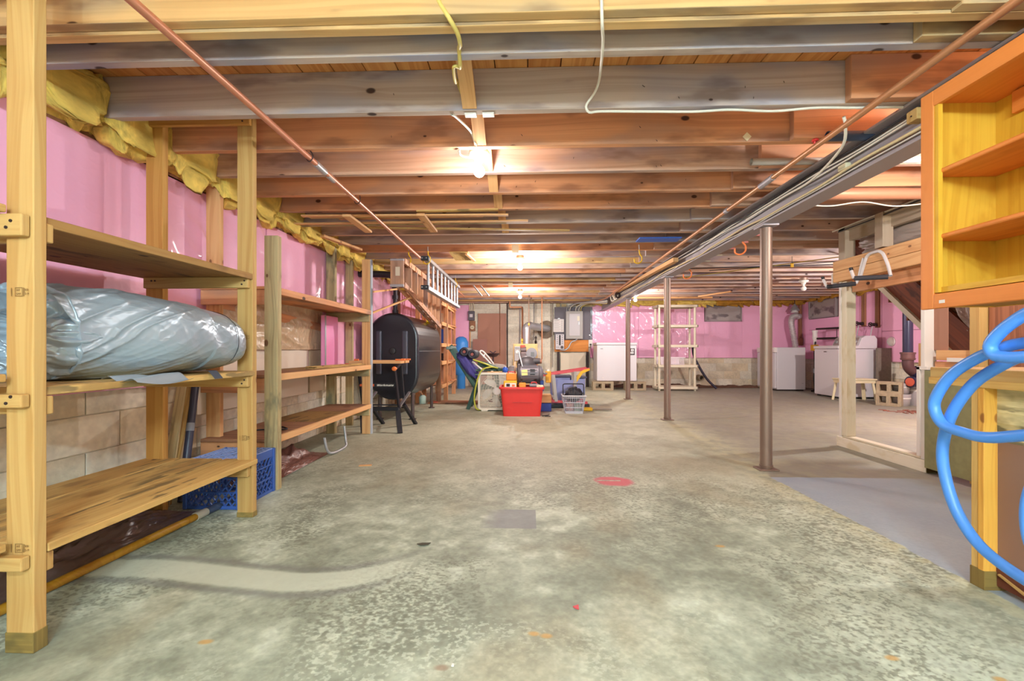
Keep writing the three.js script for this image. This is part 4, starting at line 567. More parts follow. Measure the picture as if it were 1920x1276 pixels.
{
  const pr = print(256, 256, (g) => { g.fillStyle = '#8a8286'; for (let i = 0; i < 9; i++) { g.fillRect(20, 30 + i * 24, 110 + (i * 37) % 70, 4); g.fillRect(190, 34 + i * 24, 34, 6); } g.fillRect(20, 14, 130, 7); }, '#e2dcda');
  const t = thing('paper_notice', 'printed white paper notice pinned to the left edge of the grey board', 'paper', [0.78, 1.4, -11.5]); t.p('sheet', grid(8, 8, (u, v) => [0.65 + 0.27 * u, 1.4 + 0.33 * v, -11.535 + 0.02 * Math.sin(u * 3) + 0.02 * v * v, u, v]), mat(0xffffff, 0.85, 0, { map: pr }));
  t.p('clip', X(0.76, 0.82, 1.72, 1.76, -11.52, -11.49, { b: 0.004 }), M.galv);
}
solo('plywood_strip', 'bright orange plywood strip on the wall below the grey breaker board', 'board', X(0.68, 1.55, 0.895, 1.195, -11.58, -11.55, { b: 0.003 }), wood(T.fir, 0xffd8a0)); solo('white_sheet', 'white panel standing between two dark posts under the orange plywood strip', 'panel', X(0.83, 1.47, 0.0, 0.86, -11.5, -11.47, { b: 0.004 }), mat(0xddd0bc, 0.6));
for (const [x, l] of [[0.775, 'dark post left of the white panel under the orange strip'], [1.525, 'dark post right of the white panel under the orange strip']]) solo('dark_post', l, 'post', X(x - 0.03, x + 0.03, 0, 0.89, -11.58, -11.5, { b: 0.003 }), M.iron);
{
  const t = thing('wall_outlet', 'white wall outlet at the edge of the pink foam with a cord plugged in', 'outlet', [1.6, 1.02, -11.54]); t.p('plate', X(1.55, 1.65, 1.02, 1.2, -11.555, -11.535, { b: 0.006 }), M.white); t.p('plug', X(1.58, 1.62, 1.06, 1.1, -11.54, -11.5, { b: 0.006 }), M.black); t.p('cord', tube([[1.6, 1.07, -11.5], [1.61, 0.95, -11.5], [1.66, 0.7, -11.48], [1.74, 0.5, -11.45], [1.8, 0.45, -11.4], [1.82, 0.52, -11.35]], 0.008), mat(0x6a5048, 0.6));
}
// ---------------------------------------------------------------- boiler
{
  const t = thing('boiler', 'cream-yellow heating boiler with grey controls standing against the white wall', 'boiler', [-0.06, 0, -10.3]);
  t.p('casing', X(-0.33, 0.215, 0.04, 1.08, -10.75, -9.95, { b: 0.012, s: 2 }), mat(0xd6b078, 0.45)); t.p('front_panel', X(-0.29, 0.17, 0.12, 1.05, -9.95, -9.935, { b: 0.005 }), mat(0xdcb878, 0.45)); t.p('foot', X(-0.3, 0.19, 0, 0.05, -10.7, -10.0), M.iron);
  const c = t.p('control_box', X(-0.3, -0.17, 0.7, 1.02, -9.95, -9.86, { b: 0.008 }), mat(0xaca8aa, 0.45)); t.p('gauge', [cyl(0.035, 0.035, 0.02, [-0.235, 0.9, -9.85], 'z', 20)], M.white, c); t.p('nameplate', X(-0.28, -0.19, 0.96, 1.0, -9.862, -9.856), M.grey50, c);
  t.p('burner_motor', [cyl(0.105, 0.105, 0.16, [0.08, 0.87, -9.84], 'z', 28), cyl(0.12, 0.12, 0.02, [0.08, 0.87, -9.78], 'z', 28)], mat(0x8b8a90, 0.45, 0.3)); t.p('burner_cover', X(0.06, 0.14, 0.8, 0.9, -9.77, -9.755, { b: 0.008 }), mat(0x6f7478, 0.5));
  t.p('burner_housing', [X(-0.17, 0.02, 0.76, 0.9, -9.95, -9.8, { b: 0.03, s: 3 }), cyl(0.07, 0.05, 0.12, [-0.1, 0.94, -9.88], 'x', 18)], mat(0x77686a, 0.5, 0.3)); t.p('circulator', [X(0.04, 0.26, 0.64, 0.74, -9.9, -9.78, { b: 0.02, s: 2 }), cyl(0.05, 0.05, 0.16, [0.22, 0.69, -9.84], 'x', 18)], mat(0xa06a56, 0.5, 0.2)); t.p('union', [X(-0.17, -0.06, 0.98, 1.05, -9.95, -9.86, { b: 0.015 })], mat(0xb04c38, 0.5)); t.p('pipe', [rod([0.2, 0.64, -9.84], [0.2, 0.1, -9.84], 0.016), tube([[-0.2, 0.74, -9.88], [-0.05, 0.68, -9.84], [0.05, 0.7, -9.82]], 0.012)], M.copper);
  const f = thing('flue_pipe', 'shiny galvanised flue pipe bending from the boiler into the chimney hole', 'flue', [0.2, 1.07, -10.9]); const fm = mat(0xb4b5ba, 0.34, 0.45);
  f.p('riser', [cyl(0.09, 0.09, 0.36, [-0.04, 1.25, -10.5], 'y', 28), cyl(0.094, 0.094, 0.02, [-0.04, 1.38, -10.5], 'y', 28)], fm); f.p('elbow', [tube([[-0.04, 1.4, -10.5], [-0.035, 1.46, -10.51], [0.0, 1.5, -10.54], [0.06, 1.515, -10.6]], 0.092, 24, 14), ...[[-0.035, 1.45, -10.51], [-0.01, 1.49, -10.54]].map((p) => place(fin(new THREE.TorusGeometry(0.093, 0.005, 8, 28)), p, [1.2, 0.3, 0.4]))], fm);
  f.p('run', [rod([0.04, 1.513, -10.58], [0.5, 1.49, -11.59], 0.09, 28)], fm); f.p('joint_band', [rod([0.24, 1.502, -11.02], [0.25, 1.502, -11.05], 0.096, 28)], M.galv);
  const ring = []; for (let i = 0; i < 30; i++) { const a = i / 30 * 6.2832, r = 0.22 + 0.05 * (fbm(Math.cos(a) * 2 + 3, Math.sin(a) * 2 + 3, 5, 3) - 0.3); ring.push([0.48 + r * Math.cos(a), 1.47 + r * 0.95 * Math.sin(a)]); }
  solo('mortar_collar', 'rough grey mortar patch around the flue pipe on the white wall', 'mortar', extr(ring, 0.03, [0, 0, -11.61], null, 0.008), mat(0x8d8078, 0.95, 0, { map: T.concrete }));
}
const vpipe = (l, x, y0, y1, z, r, m) => solo('riser_pipe', l, 'pipe', rod([x, y0, z], [x, y1, z], r, 12), m);
vpipe('dark pipe running down the wall along the right edge of the brown panel', -0.53, 0.3, 2.2, -11.5, 0.016, M.iron); vpipe('thin dark pipe down the brown panel left of its right edge', -0.72, 0.8, 2.2, -11.5, 0.008, M.dark); vpipe('thin dark pipe dropping in front of the flue elbow to the boiler', 0.02, 1.08, 2.2, -10.15, 0.011, mat(0x8a6c58, 0.4, 0.3)); vpipe('bright copper pipe dropping in front of the flue run, right of the boiler', 0.33, 0.72, 2.2, -10.6, 0.015, M.copper); vpipe('thin dull pipe on the wall behind the flue elbow', 0.15, 1.2, 2.2, -11.5, 0.01, M.grey50); vpipe('thin grey pipe running down the wall right of the mortar patch', 0.63, 0.5, 2.2, -11.56, 0.012, mat(0xa89c90, 0.5));
solo('riser_pipe', 'copper pipe stepping sideways below the joists then down beside the flue riser', 'pipe', [tube([[-0.45, 2.2, -11.1], [-0.45, 2.02, -11.1], [-0.43, 2.0, -11.1], [-0.16, 2.0, -11.1], [-0.14, 1.98, -11.08], [-0.135, 1.5, -10.8], [-0.135, 1.06, -10.3]], 0.02, 12, 80, false, 0.1)], M.copper); solo('riser_pipe', 'grey steel pipe running just left of the stepped copper pipe', 'pipe', tube([[-0.2, 1.98, -11.2], [-0.2, 1.5, -11.0], [-0.2, 1.05, -10.4]], 0.016, 10, 30), M.galv); solo('wall_valve', 'small dark valve hanging on the white wall under the flue run', 'valve', [rod([0.2, 1.3, -11.5], [0.2, 1.1, -11.5], 0.014), lathe([[0.001, -0.05], [0.03, -0.03], [0.03, 0.03], [0.001, 0.05]], [0.2, 1.14, -11.49], 14), X(0.17, 0.23, 1.24, 1.27, -11.52, -11.48)], M.iron);
solo('pipe_valve', 'yellow-handled brass valve on the copper pipe above the boiler', 'valve', [X(-0.155, -0.115, 1.06, 1.2, -10.3, -10.26, { b: 0.008 }), X(-0.16, -0.11, 1.14, 1.17, -10.25, -10.22, { b: 0.004 })], M.yellow); solo('pipe_valve', 'brass valve high on the thin dark pipe in front of the flue elbow', 'valve', [cyl(0.022, 0.022, 0.06, [0.02, 1.52, -10.15], 'y', 12), X(0.0, 0.04, 1.51, 1.53, -10.13, -10.1)], mat(0xc89a40, 0.4, 0.5));
// ---------------------------------------------------------------- green garden chair with its load
{
  const t = thing('garden_chair', 'dark green plastic garden chair leaning back under a heap of cloth and hose', 'chair', [-0.9, 0, -7.25]);
  const zs = [-7.1, -7.47];
  for (const z of zs) { t.p('leg', bar([-0.84, 0.34, z], [-0.955, 0.0, z], 0.05, 0.06, { b: 0.008 }), M.green); t.p('leg', bar([-0.45, 0.4, z], [-0.42, 0, z], 0.045, 0.05, { b: 0.008 }), M.green); t.p('armrest', X(-0.98, -0.5, 0.605, 0.635, z - 0.035, z + 0.035, { b: 0.012, s: 2 }), mat(0x4e6a60, 0.55)); t.p('arm_rail', X(-0.96, -0.52, 0.54, 0.565, z - 0.015, z + 0.015, { b: 0.008 }), mat(0x4e6a60, 0.55)); t.p('back_frame', bar([-0.8, 0.3, z], [-1.26, 0.99, z], 0.035, 0.05, { b: 0.01 }), M.green); t.p('arm_post', bar([-0.5, 0.4, z], [-0.52, 0.61, z], 0.04, 0.04), M.green); }
  for (let k = 0; k < 5; k++) t.p('back_slat', bar([-0.81, 0.3, -7.12 - k * 0.08], [-1.24 - 0.01 * (2 - Math.abs(k - 2)), 0.98 + 0.02 * (2 - Math.abs(k - 2)), -7.08 - k * 0.08], 0.016, 0.065, { b: 0.004 }), M.green);
  for (let k = 0; k < 5; k++) t.p('seat_slat', bar([-0.8, 0.33, -7.08 - k * 0.08], [-0.42, 0.4, -7.08 - k * 0.08], 0.016, 0.065, { b: 0.004 }), M.green); t.p('top_rail', X(-1.29, -1.2, 0.95, 1.0, -7.48, -7.0, { b: 0.012 }), mat(0x6d8480, 0.5));
}
{
  const g = new THREE.SphereGeometry(1, 40, 28), p = g.attributes.position, v = new THREE.Vector3(); for (let i = 0; i < p.count; i++) { v.fromBufferAttribute(p, i); const n = fbm(v.x * 2 + 5, v.y * 3 + v.z + 5, 12, 4) - 0.5, e = (q) => Math.sign(q) * Math.pow(Math.abs(q), 0.7); p.setXYZ(i, e(v.x) * 0.25 * (1 + 0.4 * n), e(v.y) * 0.085 * (1 + 0.9 * n), e(v.z) * 0.18 * (1 + 0.3 * n)); } g.computeVertexNormals();
  solo('cushion', 'purple cloth cushion slumped on the back of the green garden chair', 'cushion', place(fin(g), [-0.97, 0.72, -7.2], [0, 0, -0.95]), M.purple);
}
for (const [x, y, l] of [[-1.0, 0.915, 'left of two dark rolled mats lying on the green chair'], [-0.875, 0.875, 'right of two dark rolled mats lying on the green chair']]) { const t = thing('rolled_mat', l, 'mat', [x, y - 0.075, -7.2]); t.p('roll', [cyl(0.072, 0.072, 0.4, [x, y, -7.2], 'z', 28), place(fin(new THREE.TorusGeometry(0.05, 0.022, 10, 28)), [x, y, -7.0])], mat(0x2a2a36, 0.6)); t.p('core', [cyl(0.024, 0.024, 0.42, [x, y, -7.2], 'z', 16)], mat(0x8a4a44, 0.6)); }
solo('garden_hose', 'yellow-green hose looping over the heap and down to the floor beside the box fan', 'hose', tube([[-0.86, 0.79, -7.0], [-0.7, 0.74, -6.98], [-0.55, 0.68, -7.0], [-0.48, 0.66, -7.05], [-0.58, 0.68, -6.9], [-0.72, 0.62, -6.88], [-0.8, 0.4, -6.88], [-0.83, 0.2, -6.9], [-0.81, 0.06, -6.9], [-0.76, 0.02, -6.92], [-0.68, 0.02, -7.0]], 0.013, 8, 90), mat(0xb2b440, 0.45)); solo('green_hose', 'dark green hose bundle lying on the heap under the yellow-green hose', 'hose', [0, 1, 2].map((i) => tube([[-0.8, 0.76 - 0.03 * i, -7.12], [-0.62, 0.72 - 0.03 * i, -7.08 - 0.03 * i], [-0.45, 0.64 - 0.02 * i, -7.1], [-0.38, 0.6 - 0.02 * i, -7.2]], 0.018)), mat(0x24483c, 0.5));
{ const t = thing('tubular_chair', 'white tubular folding chair frame sticking out of the heap behind the fan', 'chair frame', [-0.66, 0.6, -7.3]); t.p('tube_loop', tube([[-0.78, 0.9, -7.28], [-0.68, 0.8, -7.26], [-0.55, 0.66, -7.24], [-0.5, 0.62, -7.24], [-0.6, 0.76, -7.36], [-0.72, 0.9, -7.38], [-0.77, 0.93, -7.34]], 0.013, 8, 60, true), M.white); t.p('cross_tube', rod([-0.72, 0.83, -7.25], [-0.72, 0.87, -7.37], 0.011), M.white); t.p('rail', rod([-0.88, 0.76, -7.05], [-0.7, 0.62, -7.02], 0.014), M.white); }
{ const t = thing('bird_bath', 'dark iron dish on a thin stem in front of the brown panel', 'bird bath', [-0.62, 0, -8.2]); t.p('dish', lathe([[0.001, 0.015], [0.07, 0.03], [0.12, 0.06], [0.125, 0.062], [0.1, 0.03], [0.06, 0.0], [0.001, -0.01]], [-0.64, 0.82, -8.2], 30), mat(0x4c3038, 0.45, 0.3)); t.p('stem', [cyl(0.014, 0.014, 0.8, [-0.64, 0.42, -8.2], 'y', 12), lathe([[0.12, 0], [0.1, 0.02], [0.02, 0.05], [0.001, 0.05]], [-0.64, 0, -8.2], 20)], mat(0x4c3038, 0.45, 0.3)); t.p('bird_wing', [bar([-0.64, 0.885, -8.2], [-0.7, 0.92, -8.2], 0.014, 0.02), bar([-0.64, 0.885, -8.2], [-0.59, 0.92, -8.2], 0.014, 0.02), rod([-0.64, 0.83, -8.2], [-0.64, 0.89, -8.2], 0.006)], mat(0x4c3038, 0.45, 0.3)); }
// ---------------------------------------------------------------- box fan
{
  const t = thing('box_fan', 'white square box fan standing on the floor left of the red tub', 'fan', [-0.49, 0, -6.98]);
  const x0 = -0.77, x1 = -0.215, y0 = 0.02, y1 = 0.59, zf = -6.9, fm = mat(0xded8ca, 0.45);
  const rounded = (r, a, b, c, d) => { const o = []; for (const [cx, cy, s] of [[b - r, d - r, 0], [a + r, d - r, 1], [a + r, c + r, 2], [b - r, c + r, 3]]) for (let i = 0; i <= 5; i++) { const q = Math.PI / 2 * (s + i / 5); o.push([cx + r * Math.cos(q), cy + r * Math.sin(q)]); } return o; };
  t.p('housing', extr(rounded(0.05, x0, x1, y0, y1), 0.13, [0, 0, zf - 0.13], null, 0.004, [rounded(0.035, x0 + 0.024, x1 - 0.024, y0 + 0.024, y1 - 0.024)]), fm);
  const cx = (x0 + x1) / 2, cy = (y0 + y1) / 2, bars = [];
  for (let k = 0; k < 32; k++) { const y = y0 + 0.036 + k * 0.0163; bars.push(X(x0 + 0.02, x1 - 0.02, y - 0.0022, y + 0.0022, zf - 0.008, zf - 0.002)); } for (const x of [-0.62, -0.49, -0.36]) bars.push(X(x - 0.002, x + 0.002, y0 + 0.02, y1 - 0.02, zf - 0.012, zf - 0.007));
  t.p('grille', bars, fm); t.p('rear_guard', [0, 1, 2, 3, 4, 5].map((k) => place(fin(new THREE.TorusGeometry(0.05 + 0.042 * k, 0.003, 6, 40)), [cx, cy, zf - 0.125])), fm);
  const blades = []; for (let k = 0; k < 5; k++) { const g = grid(8, 8, (u, v) => { const r = 0.05 + 0.19 * v, a = (u - 0.5) * (0.3 + 0.5 * Math.sin(Math.PI * Math.pow(v, 0.8))) + 0.5 * v; return [r * Math.cos(a), r * Math.sin(a), (u - 0.5) * 0.05]; }); blades.push(place(g, [cx, cy, zf - 0.065], [0, 0, k * 1.2566 + 0.6])); }
  t.p('propeller', [...blades, cyl(0.055, 0.06, 0.05, [cx, cy, zf - 0.06], 'z', 24)], mat(0xe8e4de, 0.4)); t.p('badge', cyl(0.05, 0.05, 0.01, [cx + 0.02, cy, zf - 0.005], 'z', 24), mat(0xd8d2ce, 0.5)); t.p('motor_strut', bar([cx, cy, zf - 0.12], [cx + 0.07, y0 + 0.02, zf - 0.12], 0.02, 0.01), M.grey50);
  for (const x of [x0 + 0.1, x1 - 0.1]) t.p('foot', X(x - 0.05, x + 0.05, 0, 0.024, zf - 0.17, zf + 0.03, { b: 0.006 }), fm); t.p('knob', cyl(0.02, 0.02, 0.025, [-0.56, 0.606, -6.97], 'y', 16), fm);
}
solo('blue_ball', 'blue ball resting on top of the box fan', 'ball', place(fin(new THREE.SphereGeometry(0.045, 24, 16)), [-0.355, 0.637, -6.97]), mat(0x2f5fc8, 0.35)); solo('paint_brush', 'long wooden-handled brush lying on top of the box fan', 'brush', [bar([-0.63, 0.603, -6.95], [-0.45, 0.603, -6.95], 0.02, 0.012), X(-0.45, -0.4, 0.597, 0.612, -6.98, -6.92, { b: 0.004 })], M.fir);
{ const g = new THREE.SphereGeometry(1, 30, 20); const f = warp(g, (v) => { const n = fbm(v.x * 2 + 4, v.y * 2 + v.z + 4, 3, 4); v.multiplyScalar(0.75 + 0.55 * n); v.set(v.x * 0.17, v.y * 0.07, v.z * 0.1); }); solo('rag_heap', 'heap of grey rags on the chair just behind the box fan', 'rags', place(fin(f), [-0.52, 0.66, -7.22]), mat(0xa49a94, 0.9)); }
{ const g = fin(new THREE.SphereGeometry(0.095, 30, 18, 0, 6.2832, 0, 1.5)); solo('grey_bowl', 'grey rounded lid lying behind the blue ball on the heap', 'lid', place(g, [-0.25, 0.6, -7.1]), mat(0x7c7678, 0.6)); }
// ---------------------------------------------------------------- red tub with tools
{
  const t = thing('red_tub', 'red plastic storage tub in the middle of the floor, heaped with motors and tools', 'storage tub', [-0.09, 0, -6.55]);
  const prof = (k, y) => [[-0.41 + k, -0.37 + k], y];
  const wallq = (y0, y1, xa0, xb0, xa1, xb1, za0, zb0, za1, zb1) => grid(24, 6, (u, v) => { const s = v, xa = xa0 + (xa1 - xa0) * s, xb = xb0 + (xb1 - xb0) * s, za = za0 + (za1 - za0) * s, zb = zb0 + (zb1 - zb0) * s, r = 0.05, P = 2 * (xb - xa + za - zb); let a = u * Math.PI * 2, ca = Math.cos(a), sa = Math.sin(a), e = 0.16; return [(xa + xb) / 2 + (xb - xa) / 2 * Math.sign(ca) * Math.pow(Math.abs(ca), e), y0 + (y1 - y0) * s, (za + zb) / 2 + (za - zb) / 2 * Math.sign(sa) * Math.pow(Math.abs(sa), e)]; });
  const shellg = (dx, y0, y1) => { const n = 96, g = grid(n, 8, (u, v) => { const a = -u * Math.PI * 2, e = 0.14, ca = Math.cos(a), sa = Math.sin(a), hx = 0.265 + 0.04 * v - dx, hz = 0.2 + 0.03 * v - dx; return [-0.09 + hx * Math.sign(ca) * Math.pow(Math.abs(ca), e), y0 + (y1 - y0) * v, -6.57 + hz * Math.sign(sa) * Math.pow(Math.abs(sa), e)]; }); return g; };
  t.p('body', [shellg(0, 0, 0.4), shellg(0.006, 0.01, 0.4), X(-0.35, 0.17, 0, 0.012, -6.76, -6.38)], M.red);
  const rim = []; for (const [a, b] of [[0.326, 0.012]]) { const o = [], q = []; for (let i = 0; i < 48; i++) { const an = i / 48 * 6.2832, e = 0.14, ca = Math.cos(an), sa = Math.sin(an), ex = Math.sign(ca) * Math.pow(Math.abs(ca), e), ez = Math.sign(sa) * Math.pow(Math.abs(sa), e); o.push([ex * 0.322, ez * 0.246]); q.push([ex * 0.298, ez * 0.224]); } rim.push(place(extr(o, 0.024, null, null, 0.003, [q]), [-0.09, 0.415, -6.57], [Math.PI / 2, 0, 0])); }
  t.p('rim', rim, M.red); t.p('moulded_rib', [X(-0.22, 0.06, 0.2, 0.206, -6.353, -6.347)], mat(0xb82826, 0.4));
}
{
  const t = thing('electric_motor', 'big grey electric motor with a yellow label on top of the red tub', 'motor', [0.0, 0.46, -6.55]); const gm = mat(0x7c7880, 0.5, 0.2);
  const fins = []; for (let k = 0; k < 18; k++) { const a = k / 18 * 6.2832; fins.push(place(X(-0.11, 0.11, 0.112, 0.124, -0.004, 0.004), [0.02, 0.6, -6.55], [a, 0, 0])); }
  t.p('body', [cyl(0.115, 0.115, 0.27, [0.02, 0.6, -6.55], 'x', 32), ...fins], gm); t.p('end_bell', [lathe([[0.001, 0.07], [0.06, 0.068], [0.1, 0.045], [0.122, 0], [0.001, 0]], [0.155, 0.6, -6.55], 28, [0, 0, -Math.PI / 2]), cyl(0.014, 0.014, 0.08, [0.24, 0.6, -6.55], 'x', 12)], gm); t.p('fan_cover', [lathe([[0.001, 0.05], [0.12, 0.05], [0.14, 0.03], [0.145, 0], [0.001, 0]], [-0.11, 0.6, -6.55], 30, [0, 0, Math.PI / 2])], mat(0x58555c, 0.5, 0.2));
  t.p('name_plate', B(0.085, 0.08, 0.004, [-0.05, 0.62, -6.43], { r: [-0.15, 0, 0.05] }), mat(0xe2d488, 0.6)); t.p('vent_slot', [0, 1, 2].map((k) => X(0.03, 0.1, 0.585 + 0.035 * k, 0.6 + 0.035 * k, -6.438 + 0.002 * k, -6.43)), M.black); t.p('mount', [bar([-0.08, 0.53, -6.48], [-0.16, 0.45, -6.44], 0.02, 0.03), bar([0.09, 0.53, -6.48], [0.17, 0.46, -6.44], 0.02, 0.03), X(-0.12, 0.14, 0.46, 0.475, -6.64, -6.46)], M.iron);
  const b = thing('belt_guard', 'dark rounded machine guard with a pale pulley lying on the grey motor', 'machine part', [-0.03, 0.72, -6.68]);
  b.p('hood', fin(warp(new THREE.SphereGeometry(0.14, 34, 20, 0, 6.2832, 0, 1.75), (v) => { v.set(v.x * 1.05 - 0.02, v.y * 0.95 + 0.72, v.z * 0.8 - 6.7); })), mat(0x5a565a, 0.5, 0.2)); b.p('spout', [cyl(0.04, 0.05, 0.1, [0.13, 0.78, -6.68], 'x', 18)], mat(0x5a565a, 0.5, 0.2)); b.p('pulley', [cyl(0.075, 0.075, 0.02, [-0.19, 0.7, -6.62], 'x', 28)], mat(0xc9a88e, 0.6)); b.p('rod', rod([-0.14, 0.92, -6.6], [-0.08, 0.7, -6.5], 0.012), M.galv);
}
for (const [x0, x1, y0, y1, z0, z1, m, n, l, c] of [[-0.35, -0.16, 0.33, 0.5, -6.55, -6.42, M.yellow, 'tool_carton', 'yellow carton with a white and orange front standing in the red tub', 'carton'], [0.02, 0.15, 0.42, 0.46, -6.5, -6.38, M.grey50, 'drill_case', 'flat grey tool case lying on the front edge of the red tub', 'case'], [-0.13, -0.03, 0.36, 0.475, -6.5, -6.4, mat(0xe09028, 0.5), 'orange_tin', 'small orange tin between the cartons in the red tub', 'tin'], [0.17, 0.23, 0.34, 0.5, -6.72, -6.55, M.blue, 'blue_jug', 'blue jug behind the motor at the right end of the red tub', 'jug'], [-0.32, -0.16, 0.5, 0.6, -6.72, -6.55, mat(0xd98a28, 0.5), 'orange_case', 'orange power-tool case behind the yellow carton in the red tub', 'case'], [0.26, 0.34, 0.46, 0.63, -6.72, -6.6, mat(0xd99a1c, 0.5), 'amber_jug', 'amber plastic jug behind the right end of the motor', 'jug'], [0.12, 0.22, 0.4, 0.445, -6.44, -6.37, M.cream, 'white_roll', 'white tape roll on the right front corner of the red tub', 'tape']]) {
  const t = thing(n, l, c, [(x0 + x1) / 2, y0, (z0 + z1) / 2]); t.p('body', X(x0, x1, y0, y1, z0, z1, { b: 0.012, s: 2 }), m);
  if (n === 'tool_carton') { t.p('front_print', X(x0 + 0.02, x1 - 0.01, y0 + 0.08, y1 - 0.03, z1, z1 + 0.003), M.white); t.p('print_block', [X(x0 + 0.04, x0 + 0.09, y0 + 0.09, y1 - 0.04, z1 + 0.003, z1 + 0.005)], M.iron); t.p('print_block', X(x1 - 0.07, x1 - 0.03, y0 + 0.09, y1 - 0.05, z1 + 0.003, z1 + 0.005), M.orange); }
  else if (n.endsWith('jug')) t.p('cap', cyl(0.02, 0.022, 0.03, [(x0 + x1) / 2, y1 + 0.012, (z0 + z1) / 2], 'y', 14), M.white); else if (n.endsWith('case')) t.p('handle', tube([[x0 + 0.03, y1, z1 - 0.05], [x0 + 0.035, y1 + 0.02, z1 - 0.05], [x1 - 0.035, y1 + 0.02, z1 - 0.05], [x1 - 0.03, y1, z1 - 0.05]], 0.008), M.red);
}
solo('floor_scrap', 'small dark scrap lying on the floor right of the red tub', 'scrap', [X(0.24, 0.32, 0, 0.008, -6.4, -6.36), bar([0.2, 0.01, -6.35], [0.3, 0.015, -6.42], 0.01, 0.01)], M.black);
// ---------------------------------------------------------------- red frame, bins, basket, saw
{
  const t = thing('saw_stand', 'red and grey steel saw stand with a yellow brace behind the laundry basket', 'stand', [0.62, 0, -7.3]); const rd = mat(0xc84a54, 0.45), gr = mat(0xa39c98, 0.45, 0.3);
  for (const z of [-7.2, -7.6]) { t.p('top_rail', bar([0.18, 0.525, z], [0.985, 0.645, z], 0.04, 0.03, { b: 0.005 }), rd); t.p('bottom_rail', bar([0.1, 0.13, z], [0.95, 0.1, z], 0.04, 0.04, { b: 0.005 }), rd); t.p('upright', bar([0.405, 0.55, z + 0.02], [0.45, 0.12, z + 0.02], 0.05, 0.03), gr); t.p('upright', bar([0.755, 0.6, z + 0.02], [0.745, 0.12, z + 0.02], 0.042, 0.03), gr); }
  t.p('yellow_brace', extr([[0.73, 0.38], [0.77, 0.42], [0.87, 0.57], [0.98, 0.62], [0.985, 0.645], [0.9, 0.63], [0.84, 0.6], [0.73, 0.44]], 0.02, [0, 0, -7.2], null, 0.003), M.yellow); t.p('cross_bar', [X(0.4, 0.44, 0.15, 0.18, -7.6, -7.2), X(0.73, 0.77, 0.15, 0.18, -7.6, -7.2)], gr); t.p('foot_bar', X(0.1, 1.0, 0.0, 0.06, -7.45, -7.3, { b: 0.01 }), M.black);
}
for (const [x0, x1, z, h, l, m] of [[0.38, 0.72, -7.75, 0.48, 'left blue-grey storage bin behind the red saw stand', mat(0x7d84b4, 0.5)], [0.73, 0.98, -7.78, 0.46, 'right blue-grey storage bin behind the yellow brace', mat(0x8890bc, 0.5)]]) { const t = thing('blue_bin', l, 'storage bin', [(x0 + x1) / 2, 0, z]); t.p('body', warp(X(x0, x1, 0, h, z - 0.2, z + 0.1, { b: 0.02, s: 2 }), (v) => { const k = 1 - 0.1 * (1 - v.y / h); v.x = (x0 + x1) / 2 + (v.x - (x0 + x1) / 2) * k; }), m); t.p('lid', X(x0 - 0.02, x1 + 0.02, h, h + 0.03, z - 0.22, z + 0.12, { b: 0.008 }), mat(0x4c5068, 0.5)); }
solo('tilted_board', 'pale blue flat panel leaning on the bins inside the saw stand', 'panel', bar([0.62, 0.1, -7.5], [0.66, 0.44, -7.56], 0.36, 0.012), mat(0x9aa6d8, 0.45)); for (const [y, w, m, l] of [[0, 0.26, mat(0x2440a0, 0.5), 'dark blue tray on the floor behind the red tub'], [0.13, 0.2, M.fir, 'tan cardboard box stacked on the dark blue tray behind the red tub']]) solo('small_box', l, 'box', X(0.33 - w, 0.36, y, y + 0.125, -7.1, -6.9, { b: 0.008 }), m);
